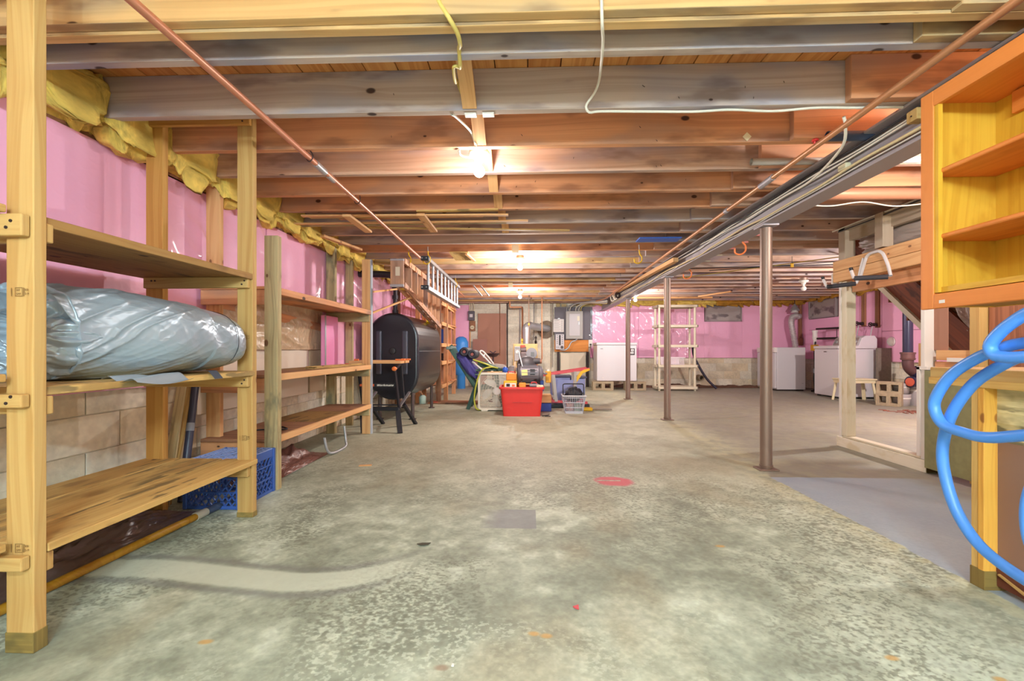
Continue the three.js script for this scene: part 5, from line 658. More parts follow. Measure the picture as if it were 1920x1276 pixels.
{
  const t = thing('laundry_basket', 'grey plastic lattice basket full of black cloth beside the red saw stand', 'basket', [0.685, 0, -6.78]); const bm = mat(0xb9b9c4, 0.45), cx = 0.685, cz = -6.78, w = (y) => 0.128 + 0.04 * y / 0.26, d = (y) => 0.1 + 0.03 * y / 0.26;
  for (const [n, f] of [['front_side', 1], ['rear_side', -1]]) { const gs = []; for (let k = 0; k <= 12; k++) { const u = k / 6 - 1; gs.push(bar([cx + u * w(0), 0.01, cz + f * d(0)], [cx + u * w(0.25), 0.25, cz + f * d(0.25)], 0.009, 0.005)); } for (const y of [0.01, 0.03, 0.09, 0.165, 0.235]) gs.push(B(2 * w(y) + 0.006, y < 0.03 ? 0.03 : 0.012, 0.006, [cx, y, cz + f * d(y)])); t.p(n, gs, bm); }
  for (const [n, f] of [['left_side', -1], ['right_side', 1]]) { const gs = []; for (let k = 0; k <= 8; k++) { const u = k / 4 - 1; gs.push(bar([cx + f * w(0), 0.01, cz + u * d(0)], [cx + f * w(0.25), 0.25, cz + u * d(0.25)], 0.005, 0.009)); } for (const y of [0.01, 0.03, 0.09, 0.165, 0.235]) gs.push(B(0.006, y < 0.03 ? 0.03 : 0.012, 2 * d(y) + 0.006, [cx + f * w(y), y, cz])); t.p(n, gs, bm); }
  t.p('base', X(cx - 0.13, cx + 0.13, 0, 0.008, cz - 0.1, cz + 0.1), bm); t.p('rim', [X(cx - 0.18, cx + 0.18, 0.252, 0.272, cz + 0.125, cz + 0.145, { b: 0.006 }), X(cx - 0.18, cx + 0.18, 0.252, 0.272, cz - 0.145, cz - 0.125, { b: 0.006 }), X(cx - 0.18, cx - 0.16, 0.252, 0.272, cz - 0.14, cz + 0.14, { b: 0.006 }), X(cx + 0.16, cx + 0.18, 0.252, 0.272, cz - 0.14, cz + 0.14, { b: 0.006 })], mat(0xc8c8ce, 0.45));
  t.p('handle', tube([[cx - 0.155, 0.26, cz], [cx - 0.155, 0.41, cz - 0.03], [cx - 0.13, 0.43, cz - 0.03], [cx + 0.13, 0.43, cz - 0.03], [cx + 0.155, 0.41, cz - 0.03], [cx + 0.155, 0.26, cz]], 0.008, 8, 60, false, 0.2), M.black);
  const g = warp(new THREE.SphereGeometry(1, 40, 26), (v) => { const n = fbm(v.x * 3 + 4, v.y * 3 + v.z * 2 + 4, 7, 4), k = 1 - Math.abs(2 * fbm(v.x * 3 + 9, v.z * 3 + v.y, 3, 3) - 1); v.multiplyScalar(0.6 + 0.5 * n + 0.35 * k * k); v.set(cx + v.x * 0.125, 0.27 + v.y * 0.1, cz + v.z * 0.1); }); solo('black_cloth', 'crumpled black cloth piled in the grey lattice basket', 'cloth', fin(g), mat(0x1d1d26, 0.6)); solo('red_cloth', 'reddish cloth seen low through the lattice of the grey basket', 'cloth', X(cx - 0.11, cx + 0.0, 0.015, 0.16, cz - 0.08, cz + 0.08, { b: 0.03, s: 3 }), mat(0xb08078, 0.8)); solo('green_cloth', 'grey-green cloth seen low through the right half of the grey basket', 'cloth', X(cx + 0.005, cx + 0.11, 0.015, 0.15, cz - 0.08, cz + 0.08, { b: 0.03, s: 3 }), mat(0x7c8c74, 0.8));
}
{ const t = thing('hand_saw', 'long dark saw blade with a yellow handle lying on the floor behind the basket', 'saw', [1.0, 0, -7.0]); t.p('blade', X(0.98, 1.3, 0.02, 0.026, -7.04, -6.98), mat(0x5c4a40, 0.4, 0.5)); t.p('handle', X(0.82, 1.0, 0.0, 0.05, -7.06, -6.96, { b: 0.015, s: 2 }), M.yellow); }
{ const t = thing('floor_timber', 'dark plank lying crosswise on the floor between the tank and the chair', 'plank', [-1.2, 0, -7.85]); t.p('plank', X(-1.75, -0.85, 0, 0.03, -8.1, -7.75, { b: 0.004 }), M.dark); t.p('red_tag', X(-1.66, -1.58, 0.03, 0.034, -7.82, -7.76), M.red); }
// ---------------------------------------------------------------- freezer on blocks
function cinderBlock(label, x, y, z, turn, group) {                  // hollow concrete block, two cores seen from its side
  const t = thing('cinder_block', label, 'concrete block', [x, y, z], group); t.rotation.y = turn || 0;
  const hole = (a, b) => [[a, 0.035], [b, 0.035], [b, 0.155], [a, 0.155]];
  mesh('block', extr([[-0.235, 0], [0.235, 0], [0.235, 0.19], [-0.235, 0.19]], 0.2, [0, 0, -0.2], null, 0.006, [hole(-0.18, -0.035), hole(0.035, 0.18)]), M.cinder, t); return t;
}
cinderBlock('concrete block under the left end of the chest freezer', 1.75, 0.006, -10.5); cinderBlock('concrete block under the right end of the chest freezer', 2.5, 0.006, -10.5);
{
  const t = thing('chest_freezer', 'white chest freezer standing on two concrete blocks against the pink wall', 'freezer', [2.08, 0.21, -10.9]);
  t.p('cabinet', X(1.62, 2.55, 0.21, 1.05, -11.2, -10.6, { b: 0.02, s: 3 }), M.enamel); t.p('lid', X(1.605, 2.565, 1.055, 1.115, -11.2, -10.585, { b: 0.018, s: 3 }), M.enamel); t.p('gasket', X(1.625, 2.545, 1.045, 1.06, -11.19, -10.61), M.grey50); t.p('badge', X(1.7, 1.76, 0.96, 0.975, -10.6, -10.596), M.grey50);
  const pr = print(128, 128, (g) => { g.fillStyle = '#efe9ea'; g.fillRect(12, 14, 44, 42); g.fillRect(74, 14, 40, 42); g.fillRect(12, 70, 102, 14); g.fillRect(12, 92, 102, 12); g.fillStyle = '#2e2a30'; g.fillRect(24, 26, 20, 18); g.fillRect(84, 28, 20, 12); }, '#3a353a'); t.p('sticker', place(fin(new THREE.PlaneGeometry(0.2, 0.16)), [2.4, 0.9, -10.598]), mat(0xffffff, 0.6, 0, { map: pr })); t.p('drain_plug', cyl(0.012, 0.012, 0.01, [1.76, 0.29, -10.597], 'z', 12), M.white); t.p('hinge', [X(1.8, 1.86, 0.98, 1.08, -11.22, -11.2), X(2.3, 2.36, 0.98, 1.08, -11.22, -11.2)], M.galv);
}
// ---------------------------------------------------------------- white plastic shelf
{
  const t = thing('plastic_shelf', 'cream plastic five-tier shelf unit standing empty before the pink wall', 'shelving', [3.49, 0, -10.6]); const x0 = 2.97, x1 = 3.9, z0 = -10.85, z1 = -10.4, pm = mat(0xd8cdb6, 0.5);
  for (const y of [0.07, 0.57, 1.03, 1.49, 1.95]) { const gs = [X(x0, x1, y - 0.03, y + 0.03, z1 - 0.03, z1, { b: 0.008 }), X(x0, x1, y - 0.03, y + 0.03, z0, z0 + 0.03, { b: 0.008 }), X(x0, x0 + 0.03, y - 0.03, y + 0.03, z0, z1, { b: 0.008 }), X(x1 - 0.03, x1, y - 0.03, y + 0.03, z0, z1, { b: 0.008 })]; for (let k = 1; k < 16; k++) gs.push(X(x0 + (x1 - x0) * k / 16 - 0.018, x0 + (x1 - x0) * k / 16 + 0.018, y + 0.008, y + 0.022, z0 + 0.02, z1 - 0.02)); t.p('tier', gs, pm); }
  for (const x of [x0 + 0.06, x1 - 0.06]) for (const z of [z0 + 0.06, z1 - 0.06]) t.p('post', [cyl(0.026, 0.026, 1.95, [x, 0.975, z], 'y', 16), ...[0.1, 0.6, 1.06, 1.52].map((y) => cyl(0.034, 0.028, 0.06, [x, y + 0.02, z], 'y', 16))], pm);
}
{ const t = thing('slotted_tray', 'pale slotted plastic tray lying on the lower tier of the cream shelf unit', 'tray', [3.3, 0.6, -10.62]); const tm = mat(0xe2d4dc, 0.45); t.p('base', X(3.06, 3.6, 0.602, 0.612, -10.8, -10.45, { b: 0.003 }), tm); for (let k = 0; k < 16; k++) t.p('slat', bar([3.08 + 0.034 * k, 0.61, -10.46], [3.06 + 0.034 * k, 0.76, -10.46], 0.014, 0.008), tm); t.p('tray_edge', [X(3.05, 3.62, 0.755, 0.775, -10.47, -10.45, { b: 0.003 }), X(3.05, 3.62, 0.755, 0.775, -10.82, -10.8, { b: 0.003 })], tm); t.p('tray_back', X(3.06, 3.6, 0.6, 0.76, -10.815, -10.805), tm); }
solo('dark_hose', 'dark purple-black hose leaning from the plastic shelf to the floor', 'hose', tube([[3.95, 1.0, -10.9], [3.98, 0.8, -10.9], [4.08, 0.55, -10.85], [4.25, 0.25, -10.8], [4.45, 0.03, -10.75]], 0.028, 12), mat(0x241e36, 0.5)); for (const [x, z, l] of [[4.35, -11.4, 'round grey pipe stub sticking out of the lower back wall']]) solo('wall_stub', l, 'pipe', [cyl(0.075, 0.075, 0.2, [x, 0.24, -11.5], 'z', 24, true), cyl(0.05, 0.05, 0.2, [x, 0.24, -11.5], 'z', 24, true), place(fin(new THREE.TorusGeometry(0.062, 0.014, 8, 24)), [x, 0.24, -11.4])], M.cinder);
{ const g = grid(80, 10, (u, v) => [1.8 + 3.9 * u, 0.004 + (0.05 + 0.16 * Math.pow(fbm(u * 16, 3, 5, 3), 1.5)) * Math.sin(Math.PI * v) * (0.3 + 0.5 * fbm(u * 30, v * 3, 8, 2)), -11.53 + 0.26 * v - 0.0 * fbm(u * 9, 1, 3, 2), u * 4, v * 0.3]); solo('wall_foot_strip', 'low uneven brown strip along the foot of the back wall', 'rubble', g, mat(0x76584e, 0.95, 0, { map: T.concrete, bumpMap: T.rough, bumpScale: 0.01 })).userData.kind = 'stuff'; }  // low brown uneven strip where wall meets floor
// ---------------------------------------------------------------- laundry corner
{
  const t = thing('clothes_dryer', 'white clothes dryer in the far corner with the silver vent duct above it', 'dryer', [6.02, 0, -10.85]);
  t.p('cabinet', X(5.72, 6.36, 0.03, 1.0, -11.3, -10.5, { b: 0.015, s: 2 }), M.enamel); t.p('front_panel', X(5.67, 5.72, 0.06, 0.88, -11.3, -10.51, { b: 0.01 }), M.enamel); t.p('control_strip', X(5.66, 5.73, 0.885, 1.0, -11.3, -10.51, { b: 0.012 }), M.white); t.p('door', X(5.652, 5.672, 0.4, 0.8, -11.2, -10.6, { b: 0.008 }), M.enamel); t.p('base', X(5.75, 6.33, 0, 0.035, -11.15, -10.53), M.iron); t.p('scratch', [X(6.27, 6.31, 0.17, 0.176, -10.499, -10.498), X(6.27, 6.3, 0.06, 0.064, -10.499, -10.498)], M.grey50);
}
{
  const t = thing('vent_duct', 'ribbed silver dryer duct rising from behind the dryer to the wall', 'duct', [6.55, 1.0, -11.2]); const pts = [[6.6, 0.9, -11.3], [6.57, 1.1, -11.27], [6.5, 1.4, -11.25], [6.47, 1.62, -11.25], [6.5, 1.74, -11.26], [6.6, 1.78, -11.28], [6.66, 1.76, -11.3]];
  const c = new THREE.CatmullRomCurve3(pts.map((p) => new THREE.Vector3(...p))), rings = []; for (let i = 0; i <= 44; i++) { const p = c.getPoint(i / 44), q = c.getTangent(i / 44), g = fin(new THREE.TorusGeometry(0.062, 0.009, 6, 22)); g.applyQuaternion(new THREE.Quaternion().setFromUnitVectors(new THREE.Vector3(0, 0, 1), q)); g.translate(p.x, p.y, p.z); rings.push(g); } const dm = mat(0xc9c4c4, 0.4, 0.55);
  t.p('duct', tube(pts, 0.061, 20, 60), dm); t.p('ribs', rings, dm); t.p('cuff', [rod([6.6, 1.78, -11.28], [6.7, 1.77, -11.32], 0.07, 22)], M.galv);
}
{ const t = thing('vent_cone', 'small silver cone reflector hanging above the dryer duct', 'lamp shade', [6.53, 1.88, -11.2]); t.p('cone', lathe([[0.015, 0.17], [0.03, 0.15], [0.1, 0.03], [0.105, 0], [0.1, 0.0], [0.03, 0.13]], [6.55, 1.9, -11.25], 26), M.galv); t.p('cord', rod([6.55, 2.05, -11.25], [6.55, 2.2, -11.25], 0.008), M.iron); t.p('collar', cyl(0.06, 0.085, 0.05, [6.55, 1.88, -11.25], 'y', 22), M.white); }
solo('dark_stud', 'dark brown stud with a power box running down the corner beside the dryer duct', 'stud', [X(6.78, 6.84, 1.05, 2.2, -11.5, -11.44), X(6.74, 6.84, 1.06, 1.24, -11.45, -11.4, { b: 0.008 })], M.dark);
{
  const t = thing('clothes_washer', 'white top-loading washing machine behind the white stair post, its dials at the right', 'washing machine', [6.36, 0, -9.2]);
  t.p('cabinet', X(5.99, 6.7, 0.03, 0.96, -9.6, -8.86, { b: 0.015, s: 2 }), M.enamel); t.p('top', X(5.975, 6.71, 0.965, 1.025, -9.61, -8.85, { b: 0.018, s: 3 }), M.enamel); t.p('lid_seam', X(6.03, 6.4, 1.022, 1.03, -9.5, -8.93, { b: 0.004 }), M.white); t.p('badge', X(5.97, 5.976, 0.9, 0.915, -9.27, -9.2), M.iron);
  t.p('backsplash', extr([[6.36, 1.02], [6.7, 1.02], [6.7, 1.15], [6.66, 1.21], [6.5, 1.21], [6.43, 1.17]], 0.74, [0, 0, -9.6], null, 0.008), M.enamel); t.p('control_panel', B(0.012, 0.17, 0.66, [6.385, 1.105, -9.24], { r: [0, 0, -0.4] }), mat(0x9a8c8a, 0.45)); for (const z of [-9.5, -9.3, -9.02, -8.95]) t.p('dial', [place(fin(new THREE.CylinderGeometry(0.03, 0.034, 0.03, 20)), [6.37, 1.11, z], [0, 0, 1.17])], M.galv); t.p('foot', [X(6.02, 6.07, 0, 0.03, -8.95, -8.9), X(6.6, 6.65, 0, 0.03, -8.95, -8.9), X(6.02, 6.07, 0, 0.03, -9.55, -9.5)], M.black);
}
{
  const t = thing('standpipe', 'white and black laundry drain pipes fixed to the pink wall between dryer and washer', 'pipe', [6.75, 0, -10.7]); t.p('white_fitting', [cyl(0.05, 0.05, 0.16, [6.6, 1.3, -10.55], 'y', 20), cyl(0.06, 0.06, 0.04, [6.6, 1.37, -10.55], 'y', 20), cyl(0.06, 0.045, 0.07, [6.6, 1.2, -10.55], 'y', 20), cyl(0.035, 0.035, 0.16, [6.6, 1.08, -10.55], 'y', 16)], M.white); t.p('black_pipe', [rod([6.6, 1.42, -10.5], [6.8, 1.42, -9.7], 0.022), rod([6.62, 1.2, -10.5], [6.8, 1.2, -9.7], 0.025), rod([6.8, 1.45, -9.72], [6.8, 0.9, -9.72], 0.012), rod([6.72, 1.42, -10.0], [6.72, 0.9, -10.0], 0.008)], M.iron);
  const v = thing('yellow_valve', 'yellow and black gas valve between the dryer and the washer', 'valve', [6.5, 0.9, -10.3]); v.p('body', X(6.4, 6.52, 0.92, 1.06, -10.4, -10.28, { b: 0.015 }), mat(0xc89018, 0.5)); v.p('face', X(6.43, 6.49, 0.98, 1.04, -10.28, -10.26, { b: 0.005 }), M.black); v.p('hose', tube([[6.46, 0.92, -10.34], [6.47, 0.6, -10.34], [6.45, 0.3, -10.34], [6.46, 0.06, -10.32], [6.36, 0.02, -10.28]], 0.022), M.black); v.p('coupling', [cyl(0.035, 0.035, 0.1, [6.465, 0.47, -10.34], 'y', 14)], M.grey50); v.p('riser', rod([6.47, 1.05, -10.34], [6.58, 1.12, -10.5], 0.018), M.black);
}
for (const [z, y, l] of [[-9.38, 1.42, 'left of two brown supply pipes on the pink wall above the washer'], [-9.02, 1.38, 'right of two brown supply pipes on the pink wall above the washer']]) { const t = thing('supply_board', l, 'pipe', [6.83, y, z]); t.p('board', X(6.82, 6.86, y, 2.16, z - 0.045, z + 0.045, { b: 0.003 }), M.dark); t.p('valve', [cyl(0.03, 0.03, 0.12, [6.78, y + 0.06, z], 'x', 14), place(fin(new THREE.TorusGeometry(0.04, 0.009, 8, 18)), [6.7, y + 0.06, z], [0, Math.PI / 2, 0]), rod([6.76, y + 0.08, z - 0.12], [6.76, y + 0.03, z + 0.06], 0.014)], M.iron); t.p('hose', tube([[6.74, y + 0.02, z], [6.73, y - 0.1, z - 0.02], [6.72, y - 0.25, z - 0.04], [6.7, 1.0, z - 0.08]], 0.01), M.galv); }
{
  const t = thing('step_stool', 'cream plastic step stool standing in front of the washing machine', 'stool', [6.06, 0, -8.5]); const sm = mat(0xe6d8b2, 0.45), x0 = 5.76, x1 = 6.36, z0 = -8.72, z1 = -8.38;
  t.p('top', X(x0, x1, 0.385, 0.415, z0, z1, { b: 0.014, s: 3 }), sm); t.p('apron', [X(x0 + 0.03, x1 - 0.03, 0.335, 0.39, z1 - 0.03, z1 - 0.015), X(x0 + 0.03, x1 - 0.03, 0.335, 0.39, z0 + 0.015, z0 + 0.03), X(x0 + 0.015, x0 + 0.03, 0.335, 0.39, z0 + 0.03, z1 - 0.03), X(x1 - 0.03, x1 - 0.015, 0.335, 0.39, z0 + 0.03, z1 - 0.03)], sm); for (const [x, z, a, b] of [[x0 + 0.06, z1 - 0.05, -0.05, 0.03], [x1 - 0.06, z1 - 0.05, 0.05, 0.03], [x0 + 0.06, z0 + 0.05, -0.05, -0.03], [x1 - 0.06, z0 + 0.05, 0.05, -0.03]]) t.p('leg', bar([x, 0.39, z], [x + a, 0, z + b], 0.055, 0.04, { b: 0.008 }), sm);
}
cinderBlock('lower of two concrete blocks stacked beside the plastic step stool', 6.05, 0.006, -7.75, -0.85).scale.set(0.7, 1.05, 1); cinderBlock('upper of two concrete blocks stacked beside the plastic step stool', 6.06, 0.21, -7.75, -0.8).scale.set(0.7, 1.0, 1);
{ const t = thing('wall_post', 'grey post with a broken foot standing between the washer and the pale pail', 'post', [6.78, 0, -8.5]); t.p('post', X(6.6, 6.85, 0, 0.98, -8.75, -8.7, { b: 0.004 }), mat(0x88807e, 0.8, 0, { map: T.concrete })); }
for (const [x, z, y0, r, h, l] of [[6.32, -7.85, 0, 0.15, 0.2, 'lower pale grey pail beside the black drain wye'], [6.34, -7.88, 0.2, 0.14, 0.18, 'upper pale grey pail stacked beside the black drain wye'], [6.66, -7.9, 0, 0.18, 0.4, 'large pale grey bucket under the black drain wye']]) { const t = thing('pail', l, 'bucket', [x, y0, z]); t.p('body', lathe([[0.001, 0], [r * 0.86, 0], [r * 0.98, h * 0.9], [r, h * 0.9], [r * 1.02, h * 0.97], [r, h], [r * 0.94, h], [r * 0.84, 0.02], [0.001, 0.02]], [x, y0, z], 32), mat(0xb9b2b6, 0.5)); t.p('band', lathe([[r * 0.93, h * 0.6], [r * 0.97, h * 0.62], [r * 0.97, h * 0.68], [r * 0.94, h * 0.7]], [x, y0, z], 32), M.white); }
{
  const t = thing('drain_stack', 'black iron drain stack coming down to an open wye with an orange plug', 'drain pipe', [6.38, 0.38, -7.75]); const dm = phys(0x2c2c48, 0.3, 0.2, { clearcoat: 0.3 });
  t.p('riser', cyl(0.07, 0.07, 1.3, [6.37, 1.52, -7.75], 'y', 28), dm); t.p('hub', [cyl(0.095, 0.095, 0.07, [6.37, 0.84, -7.75], 'y', 28), cyl(0.105, 0.105, 0.03, [6.37, 0.89, -7.75], 'y', 28), cyl(0.105, 0.095, 0.03, [6.37, 0.79, -7.75], 'y', 28)], mat(0x6c4a48, 0.5, 0.2)); t.p('bend', tube([[6.37, 0.8, -7.75], [6.38, 0.66, -7.75], [6.46, 0.57, -7.75], [6.54, 0.52, -7.75]], 0.078, 22, 24), mat(0x5a3c3e, 0.45, 0.2));
  t.p('wye', [rod([6.5, 0.56, -7.75], [6.85, 0.36, -7.75], 0.09, 26), rod([6.36, 0.41, -7.68], [6.7, 0.42, -7.75], 0.078, 26), rod([6.35, 0.41, -7.68], [6.4, 0.41, -7.69], 0.095, 26)], dm); t.p('hub_ring', rod([6.47, 0.6, -7.75], [6.52, 0.56, -7.75], 0.105, 26), dm); t.p('plug', rod([6.335, 0.41, -7.675], [6.36, 0.41, -7.68], 0.07, 24), mat(0xc65a44, 0.5));
}
solo('pipe_plug', 'round white plastic plug on the wall beside the black drain stack', 'plug', lathe([[0.001, 0.06], [0.06, 0.05], [0.085, 0.02], [0.09, 0], [0.001, 0]], [6.86, 1.1, -8.7], 24, [0, 0, Math.PI / 2]), M.white); { const gs = []; for (let i = 0; i < 46; i++) gs.push(place(X(-0.05, 0.05, 0, 0.008, -0.012, 0.012), [5.45 + 0.9 * hash(i, 1, 4), 0.001, -7.25 + 0.4 * hash(i, 2, 4)], [0, 3 * hash(i, 3, 4), 0])); solo('bark_scraps', 'scatter of reddish bark scraps on the floor before the pails', 'scraps', gs, mat(0x8a5648, 0.9)).userData.kind = 'stuff'; }
// ---------------------------------------------------------------- stair partition
{
  const t = thing('stair_partition', 'open white-painted stud partition with a low sill beside the stairs', 'partition', [3.1, 0, -4.0]); const pw = mat(0xf2eee4, 0.55, 0, { map: T.paintw }), tan = mat(0xc8bab0, 0.65, 0, { map: T.paintw });
  t.p('sill', X(3.06, 3.16, 0.0, 0.095, -4.56, -3.56, { b: 0.004 }), mat(0xffffff, 0.6, 0, { map: T.paintw }), t, 'scuffed white sill'); t.p('sill_cap', X(3.07, 3.15, 0.098, 0.115, -4.5, -3.62, { b: 0.003 }), pw); t.p('sill_end', X(3.062, 3.158, 0.004, 0.092, -3.558, -3.552), mat(0x6e6a3c, 0.9, 0, { map: T.grey }), t, 'mossy dark cut end');
  t.p('end_post', X(3.062, 3.15, 0.115, 1.608, -4.49, -4.42, { b: 0.004 }), mat(0xf4f0e6, 0.5, 0, { map: T.paintw })); t.p('trim_strip', X(3.055, 3.068, 0.1, 1.62, -4.515, -4.488), M.white);
  t.p('middle_post', X(3.06, 3.15, 0.1, 1.28, -3.605, -3.57, { b: 0.003 }), M.white); t.p('frame_jamb', [X(3.05, 3.1, 0.12, 0.815, -3.63, -3.605), X(3.05, 3.12, 0.795, 0.82, -3.63, -3.54)], M.white);
  t.p('cripple_stud', X(3.06, 3.16, 1.82, 2.14, -4.53, -4.44, { b: 0.003 }), tan); t.p('cripple_stud', X(3.03, 3.12, 1.83, 2.13, -4.03, -3.94, { b: 0.003 }), tan); t.p('top_plate', X(3.06, 3.16, 2.1, 2.14, -4.55, -1.0, { b: 0.003 }), tan); t.p('rail', X(3.1, 3.14, 2.0, 2.1, -4.44, -3.6), tan);
  t.p('yellow_post', X(3.06, 3.14, 0.02, 1.28, -3.22, -3.15, { b: 0.004 }), M.pine, t, 'yellow unpainted post'); t.p('cross_piece', X(3.1, 3.14, 0.87, 0.945, -3.52, -3.22, { b: 0.003 }), M.fir); t.p('white_batten', X(3.09, 3.1, 0.86, 0.89, -3.42, -3.22), M.white); t.p('cross_piece', X(3.11, 3.15, 0.81, 0.86, -3.54, -3.22), M.firDeep); t.p('brown_card', X(3.13, 3.14, 0.945, 1.28, -3.58, -3.46), mat(0xa87a66, 0.8)); t.p('brown_card', X(3.09, 3.15, 0.82, 1.0, -3.66, -3.61), M.fir);
}
{
  const t = thing('timber_header', 'double orange timber header beam over the stair opening', 'beam', [3.07, 1.6, -3.6]); t.p('upper_plank', X(3.02, 3.06, 1.715, 1.815, -4.55, -1.2, { b: 0.003 }), M.fir); t.p('lower_plank', X(3.02, 3.06, 1.612, 1.712, -4.55, -1.2, { b: 0.003 }), M.fir); t.p('backing_plank', X(3.065, 3.105, 1.61, 1.815, -4.5, -1.2, { b: 0.003 }), M.firDeep); t.p('end_trim', X(3.02, 3.06, 1.6, 1.7, -4.575, -4.555), M.white);
  solo('far_header', 'deeper orange header plank behind the double header, over the pink wall', 'beam', X(3.106, 3.146, 1.5, 1.64, -4.41, -3.3, { b: 0.003 }), M.firDeep);
}
[[-4.35, 0, 'lower white U-shaped storage hook with black foam on the timber header'], [-4.08, 0.03, 'taller white U-shaped storage hook with black foam on the timber header']].forEach(([z, dy, l], i) => {
  const t = thing('storage_hook', l, 'hook', [2.95, 1.55, z]); const wm = mat(0xdad6d8, 0.35), x = 3.012;
  if (i) { t.p('wall_loop', tube([[x, 1.58, z - 0.1], [x, 1.66, z - 0.07], [x, 1.77, z - 0.02], [x, 1.795, z + 0.03], [x, 1.795, z + 0.12], [x, 1.76, z + 0.17], [x, 1.66, z + 0.22], [x - 0.01, 1.56, z + 0.26]], 0.013, 10, 60, false, 0.3), wm); t.p('foam_pad', rod([x - 0.03, 1.552, z + 0.26], [x - 0.22, 1.56, z + 0.14], 0.02, 14), mat(0x3a3a42, 0.75)); t.p('upturn', rod([x - 0.22, 1.56, z + 0.14], [x - 0.23, 1.63, z + 0.12], 0.013), wm); t.p('foam_tip', rod([x - 0.23, 1.63, z + 0.12], [x - 0.232, 1.655, z + 0.115], 0.015), M.black); }
  else { t.p('wall_loop', tube([[x, 1.6, z + 0.16], [x, 1.7, z + 0.19], [x, 1.77, z + 0.22]], 0.013, 10), wm); t.p('foam_pad', rod([x - 0.02, 1.552, z + 0.15], [x - 0.2, 1.54, z + 0.03], 0.02, 14), mat(0x3a3a42, 0.75)); t.p('elbow', rod([x, 1.6, z + 0.16], [x - 0.02, 1.552, z + 0.15], 0.013), wm); t.p('upturn', rod([x - 0.2, 1.54, z + 0.03], [x - 0.215, 1.615, z], 0.013), wm); t.p('foam_tip', rod([x - 0.215, 1.615, z], [x - 0.218, 1.64, z - 0.005], 0.015), M.black); }
});
solo('partition_cable', 'white cable stapled along the top plate of the stair partition', 'cable', tube(wob(3.05, 2.13, -4.6, 3.05, 2.13, -1.6, 14, 0.03, 4.4), 0.007, 8, 90), M.cableWhite); solo('partition_cable', 'black cable along the top plate of the stair partition', 'cable', tube(wob(3.04, 2.1, -4.5, 3.04, 2.11, -1.6, 12, 0.03, 8.4), 0.006, 8, 80), M.black);
{
  const t = thing('staircase', 'brown wooden basement stairs with a white-edged stringer behind the partition', 'stairs', [4.2, 0, -4.0]); const bw = wood(T.dark, 0xc89070);
  for (const x of [3.78, 4.66]) { t.p('stringer', bar([x, 2.3, -5.46], [x, 0.02, -2.92], 0.03, 0.26), bw); }
  t.p('white_edge', bar([3.76, 2.13, -5.48], [3.76, 0.02, -3.11], 0.05, 0.05), mat(0xd8d0c6, 0.6, 0, { map: T.paintw }));
  for (let k = 0; k < 10; k++) { const y = 0.2 + k * 0.205, z = -3.02 - k * 0.228; t.p('tread', X(3.78, 4.66, y, y + 0.035, z - 0.25, z, { b: 0.004 }), bw); t.p('riser', X(3.79, 4.65, y - 0.19, y, z - 0.24, z - 0.225, { g: 'x' }), bw); }
  const w = thing('stair_wall', 'reddish brown panelled wall along the stairs with torn plastic on it', 'wall panel', [4.2, 0, -3.2]); w.p('side_panel', extr([[-5.3, 2.12], [-2.0, 2.12], [-2.0, 0.02], [-2.75, 0.02]].map(([z, y]) => [-z, y]), 0.012, [3.83, 0, 0], [0, Math.PI / 2, 0]), M.dark);
  w.p('torn_plastic', grid(50, 40, (u, v) => { const y = 0.95 + 1.1 * v, z = -4.35 + (0.2 + 0.75 * u), k = 1 - Math.abs(2 * fbm(u * 5, v * 5, 8, 4) - 1); return [3.79 - 0.05 * k * k, y, z - 0.6 * (v - 0.5) * 0.8, u, v]; }), phys(0xb09488, 0.3, 0, { transmission: 0.35, thickness: 0, bumpMap: T.crinkle, bumpScale: 0.008 }));
}
{ const t = thing('wrapped_bundle', 'dusty grey plastic-wrapped bundle stuffed above the timber header', 'bundle', [3.29, 1.82, -4.0]); const g = warp(new THREE.SphereGeometry(1, 50, 34), (v) => { const n = fbm(v.x * 2.5 + 4, v.y * 2.5 + v.z * 2 + 4, 7, 4), k = 1 - Math.abs(2 * fbm(v.z * 4 + 9, v.y * 3 + v.x, 3, 3) - 1); v.multiplyScalar(0.7 + 0.3 * n + 0.25 * k * k); v.set(3.29 + v.x * 0.1, 1.97 + v.y * 0.15, -4.0 + v.z * 0.55); }); t.p('wrap', fin(g), phys(0xb8aaa2, 0.4, 0, { clearcoat: 0.3, bumpMap: T.crinkle, bumpScale: 0.006 })); }
solo('olive_board', 'olive green stained panel closing the partition low down beside the bench', 'panel', X(3.04, 3.056, 0.045, 0.79, -3.55, -1.6, { b: 0.003 }), mat(0x969a74, 0.6, 0, { map: T.concrete })); solo('hardboard_sheet', 'dull reddish-brown hardboard panel on the partition behind the bench', 'panel', X(3.11, 3.13, 0.82, 1.9, -3.14, -1.2, { b: 0.003, g: 'y' }), wood(T.dark, 0xf4dcd8)); solo('hardboard_sheet', 'brown panel strip behind the wall cabinet above the partition header', 'panel', X(3.13, 3.15, 1.82, 2.1, -3.5, -1.2), M.dark);
